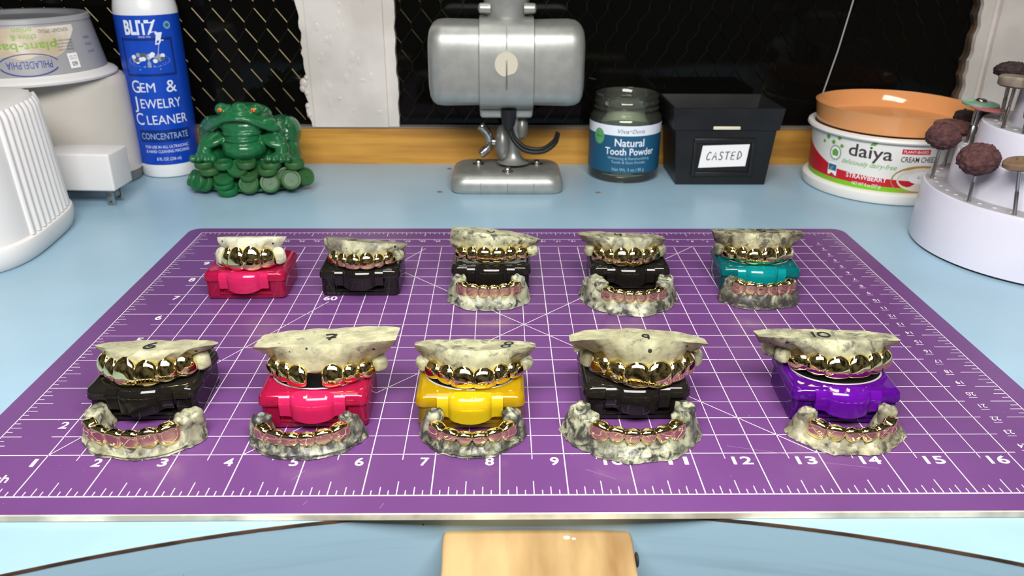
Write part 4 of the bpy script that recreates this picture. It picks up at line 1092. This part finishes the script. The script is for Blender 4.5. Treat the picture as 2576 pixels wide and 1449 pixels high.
shape_on(p, oval(0, 0, .22, .24), td(-63, 1.20, .007), 4); shape_on(p, oval(0, 0, .17, .19), td(-63, 1.20, .010), 1); shape_on(p, [(-.1, -.1), (-.12, .05), (0, .14), (.12, .05), (.1, -.1)], td(-63, 1.20, .013), 2)
shape_on(p, [(-.17, -.2), (.17, -.2), (.17, .2), (-.17, .2)], td(-64, .68, .007), 1); shape_on(p, [(-.15, -.08), (.15, -.08), (.15, .12), (-.15, .12)], td(-64, .70, .010), 5); shape_on(p, [(-.1, -.06), (.0, -.06), (.05, .08), (-.06, .02)], td(-64, .70, .013), 2)
letter(p, 'NON GMO VERIFIED', td(-64, .40, .010), .06, .34, mi=6)
for dg, z, s_ in ((-72, 1.62, .10), (-66, 1.50, .09), (-61, 1.66, .08), (-58, 1.44, .08), (-76, 1.45, .07)): shape_on(p, [(-s_, 0), (0, s_), (s_, .1 * s_), (0, -s_ * .8)], td(dg, z, .007), 2)
shape_on(p, oval(0, 0, .82, .46), td(2, .66, .007), 7); shape_on(p, oval(.04, .02, .70, .37), td(2, .66, .010), 8); shape_on(p, oval(.1, .08, .45, .2), td(2, .66, .013), 1)
p.build('lettering', [pm('print_charcoal', (62, 52, 58), .4), M['white'], pm('leaf_green', (96, 160, 60), .4), M['tub_red'], pm('seal_ring_grey', (150, 164, 150), .4), pm('badge_blue', (44, 100, 150), .4), pm('pink_print', (226, 120, 130), .4), pm('bowl_gold', (176, 140, 70), .4), pm('cream_picture', (226, 214, 200), .4)], tl, ang=0, recalc=False)
ol = thing('orange_lid_dish', 'orange translucent dish resting upside up on top of the strawberry tub', 'dish', (TC[0], TC[1], 1.92))
p = MB(); p.lathe([(.001, .015), (2.18, .015), (2.26, .03), (2.34, .58), (2.36, .62), (2.32, .63), (2.29, .60), (2.21, .08), (2.15, .06), (.001, .06)], 96, cap0=False, cap1=False); p.build('dish', M['orange'], ol, ang=40)

# ------------------------------------------------------------------ tiered tool stand and rotary tools
M['stand'] = pm('lilac_white_plastic', (214, 212, 226), 0.32, col2=(206, 204, 218), scale=3)
M['stand_top'] = pm('dusty_stand_top', (186, 184, 190), 0.5, col2=(160, 156, 158), scale=9)
M['hole'] = pm('hole_white', (226, 226, 230), 0.5)
RC = (22.2, 10.2)
rk = thing('tool_stand', 'large white tiered round stand with small holes at the right edge', 'tool stand', (RC[0], RC[1], TZ))
TR = [(3.13, 3.06, 0.06, 1.58), (2.48, 2.42, 1.58, 2.45), (2.06, 2.02, 2.45, 3.22), (1.36, 1.30, 3.22, 4.3)]
for r0, r1, z0, z1 in TR:
    p = MB(); p.lathe([(r0, z0), (r1, z1 - .06), (r1 - .02, z1 - .015), (r1 - .06, z1)], 96, cap1=False); p.lathe([(r1 - .06, z1), (.001, z1)], 96, mi=1, cap0=False, cap1=False)
    p.build('tier', [M['stand'], M['stand_top']], rk, ang=40)
p = MB(); p.lathe([(3.05, 0), (3.10, .02), (3.10, .07)], 96); p.build('black_foot', M['rubber'], rk, ang=40)
for (r0, r1, z0, z1), rin, cnt in zip(TR[:3], (2.48, 2.06, 1.36), (46, 38, 30)):
    m = MB(); rm = (r1 + rin) / 2
    for k in range(cnt):
        a = 2 * PI * (k + .5) / cnt
        m.lathe([(.055, z1 + .003), (.035, z1 + .012), (.02, z1 + .004)], 10, (rm * math.sin(a), -rm * math.cos(a)), cap0=False)
    o = m.build('peg_holes', M['hole'], rk, ang=60); o['kind'] = 'stuff'
M['scrub'] = pm('maroon_scrub', (92, 58, 58), 0.9, col2=(66, 40, 42), scale=60, bump=1.0, bscale=150)
M['tan'] = pm('tan_felt', (124, 98, 76), 0.85, col2=(104, 80, 62), scale=20)
M['copper'] = pm('copper', (196, 120, 70), 0.3, 0.9); M['mint'] = pm('mint_abrasive', (150, 178, 160), 0.7, col2=(120, 150, 130), scale=30)
M['dusty'] = pm('dusty_grey_wheel', (136, 124, 110), 0.8, col2=(104, 92, 82), scale=20); M['rose'] = pm('rose_disc', (190, 110, 110), .7)
M['bristle'] = pm('dark_bristle', (60, 44, 44), 0.9, col2=(38, 28, 28), scale=50, bump=1.0, bscale=120)
def fuzzy(mb, c, r, a, sd, seg=72, mi=0):
    b = MB(); b.ell(c, r, seg)
    for v in b.v:
        d = Vector(v) - Vector(c); n = 1 + a * noise.noise(d * 11 + Vector((sd, 0, 0))) + a * .6 * noise.noise(d * 26 + Vector((sd, 4, 0))) + a * .7 * noise.noise(d * 60 + Vector((sd, 8, 0)))
        mb.v.append(tuple(Vector(c) + d * n))
    o = len(mb.v) - len(b.v)
    for f in b.f: mb.f.append(tuple(o + i for i in f)); mb.m.append(mi)
def tool(label, foot, head, shank_r=.047, kind='', **kw):
    """foot: where the shank enters the stand; head: middle of the head (both inches, world)"""
    t = thing('rotary_tool', label, 'rotary tool', foot, 0, 'rotary tools in the tiered stand')
    f = Vector((0, 0, 0)); h = Vector(head) - Vector(foot); ax = h.normalized()
    q = ax.to_track_quat('Z', 'X').to_matrix().to_4x4()
    L_ = h.length
    m = MB(); m.lathe([(shank_r, -.0), (shank_r, L_ * .45), (shank_r * .8, L_ * .48), (shank_r, L_ * .52), (shank_r, L_)], 14); m.rot(q); m.build('shank', M['steel'], t, ang=40)
    return t, q, L_
def head(t, q, L_, mb, mat, name='head', ang=40):
    mb.rot(q @ Matrix.Translation((0, 0, L_))); return mb.build(name, mat, t, ang=ang)

G_ = 'rotary tools in the tiered stand'
t, q, L_ = tool('large round maroon scrub-pad wheel on a thin shank, nearest on the lowest ledge', (19.48, 9.27, 1.463), (19.46, 9.25, 2.53))
m = MB(); fuzzy(m, (0, 0, 0), (.52, .46, .37), .10, 1); head(t, q, L_, m, M['scrub'], 'scrub_head', 180)
t, q, L_ = tool('maroon scrub-pad wheel at the left end of the lowest ledge', (19.56, 11.28, 1.463), (19.62, 11.28, 2.60))
m = MB(); fuzzy(m, (0, 0, 0), (.42, .38, .34), .10, 4); head(t, q, L_, m, M['scrub'], 'scrub_head', 180)
t, q, L_ = tool('flat brown abrasive wheel behind the left scrub wheel', (20.5, 12.5, 1.463), (20.6, 12.5, 2.56))
m = MB(); fuzzy(m, (0, 0, 0), (.58, .5, .20), .08, 9); head(t, q, L_, m, pm('brown_abrasive', (120, 76, 66), .85, col2=(84, 54, 48), scale=30), 'abrasive_head', 180)
t, q, L_ = tool('tan felt disc wheel on a shank, lowest on the front ledge at the right edge', (20.03, 8.28, 1.463), (19.84, 8.28, 2.68))
m = MB(); m.lathe([(.01, -.09), (.30, -.09), (.36, -.05), (.36, .04), (.31, .09), (.01, .10)], 32, cap0=False, cap1=False); m.lathe([(.08, .09), (.07, .15), (.01, .16)], 14, cap0=False, cap1=False); head(t, q, L_, m, M['tan'], 'felt_disc')
t, q, L_ = tool('pale green grooved wheel on a thick steel mandrel, second ledge', (20.55, 11.66, 2.333), (20.60, 11.62, 3.34), .10)
m = MB(); m.lathe([(.01, -.06), (.16, -.08), (.44, .0), (.46, .05), (.40, .07), (.2, .10), (.01, .10)], 48, cap0=False, cap1=False)
for k in range(40):
    a = 2 * PI * k / 40; m.tube([(.2 * math.cos(a), .2 * math.sin(a), .10), (.44 * math.cos(a + .3), .44 * math.sin(a + .3), .062)], .016, 5)
head(t, q, L_, m, M['mint'], 'grooved_wheel'); m = MB(); m.ell((0, 0, .12), (.14, .14, .07), 16); head(t, q, L_, m, M['steel'], 'wheel_screw')
m = MB(); m.lathe([(.01, .0), (.40, .0), (.42, .02), (.01, .03)], 32, (-.28, .35), cap0=False, cap1=False); head(t, q, L_, m, M['rose'], 'rose_disc')
t, q, L_ = tool('dusty grey thick wheel on a shank at the top right of the stand', (20.34, 10.02, 3.103), (20.40, 10.04, 4.22))
m = MB(); m.lathe([(.01, -.13), (.34, -.13), (.40, -.09), (.41, .08), (.36, .13), (.01, .13)], 36, cap0=False, cap1=False); head(t, q, L_, m, M['dusty'], 'wheel_head')
t, q, L_ = tool('dark bristle brush wheel behind the dusty grey wheel', (20.75, 10.85, 3.103), (20.75, 10.9, 4.35))
m = MB(); fuzzy(m, (0, 0, 0), (.40, .40, .20), .12, 6); head(t, q, L_, m, M['bristle'], 'brush_head', 180)
t, q, L_ = tool('copper coloured pointed bur with a gold tip end, upper ledge at the right edge', (20.50, 9.42, 3.103), (20.46, 9.40, 3.85), .05)
m = MB(); m.lathe([(.05, -.42), (.10, -.36), (.11, -.1), (.075, .0), (.085, .35), (.06, .5), (.01, .52)], 20, cap0=False, cap1=False); head(t, q, L_, m, M['copper'], 'copper_sleeve')
m = MB(); m.lathe([(.01, .50), (.19, .5), (.22, .56), (.20, .66), (.01, .68)], 20, cap0=False, cap1=False); head(t, q, L_, m, pm('cream_cap', (206, 190, 160), .6), 'cream_tip')
t, q, L_ = tool('small dark round brush low behind the green wheel', (21.15, 12.15, 2.333), (21.15, 12.2, 2.95))
m = MB(); fuzzy(m, (0, 0, 0), (.26, .26, .18), .15, 16); head(t, q, L_, m, M['bristle'], 'brush_head', 180)
t, q, L_ = tool('dark brown fuzzy brush between the brown wheel and the green wheel', (20.95, 12.75, 1.463), (20.95, 12.8, 2.75))
m = MB(); fuzzy(m, (0, 0, 0), (.30, .28, .24), .15, 19); head(t, q, L_, m, M['bristle'], 'brush_head', 180)

# ------------------------------------------------------------------ crumbs on the bench
for (x, y), lb in (((6.10, 15.05), 'small brown crumb on the blue bench left of the silver base'), ((11.10, 15.0), 'small brown crumb on the blue bench in front of the glass jar'), ((6.25, 17.75), 'small brown chip at the foot of the wooden ledge')):
    p = MB(); p.ell((0, 0, .018), (.085, .045, .018), 12)
    for k, v in enumerate(p.v): p.v[k] = rough(v, .012, x, 12)
    tag(p.build('wood_crumb', pm('crumb', (126, 92, 62), .8), loc=(x, y, TZ)), lb, 'crumb', 'crumbs on the bench')
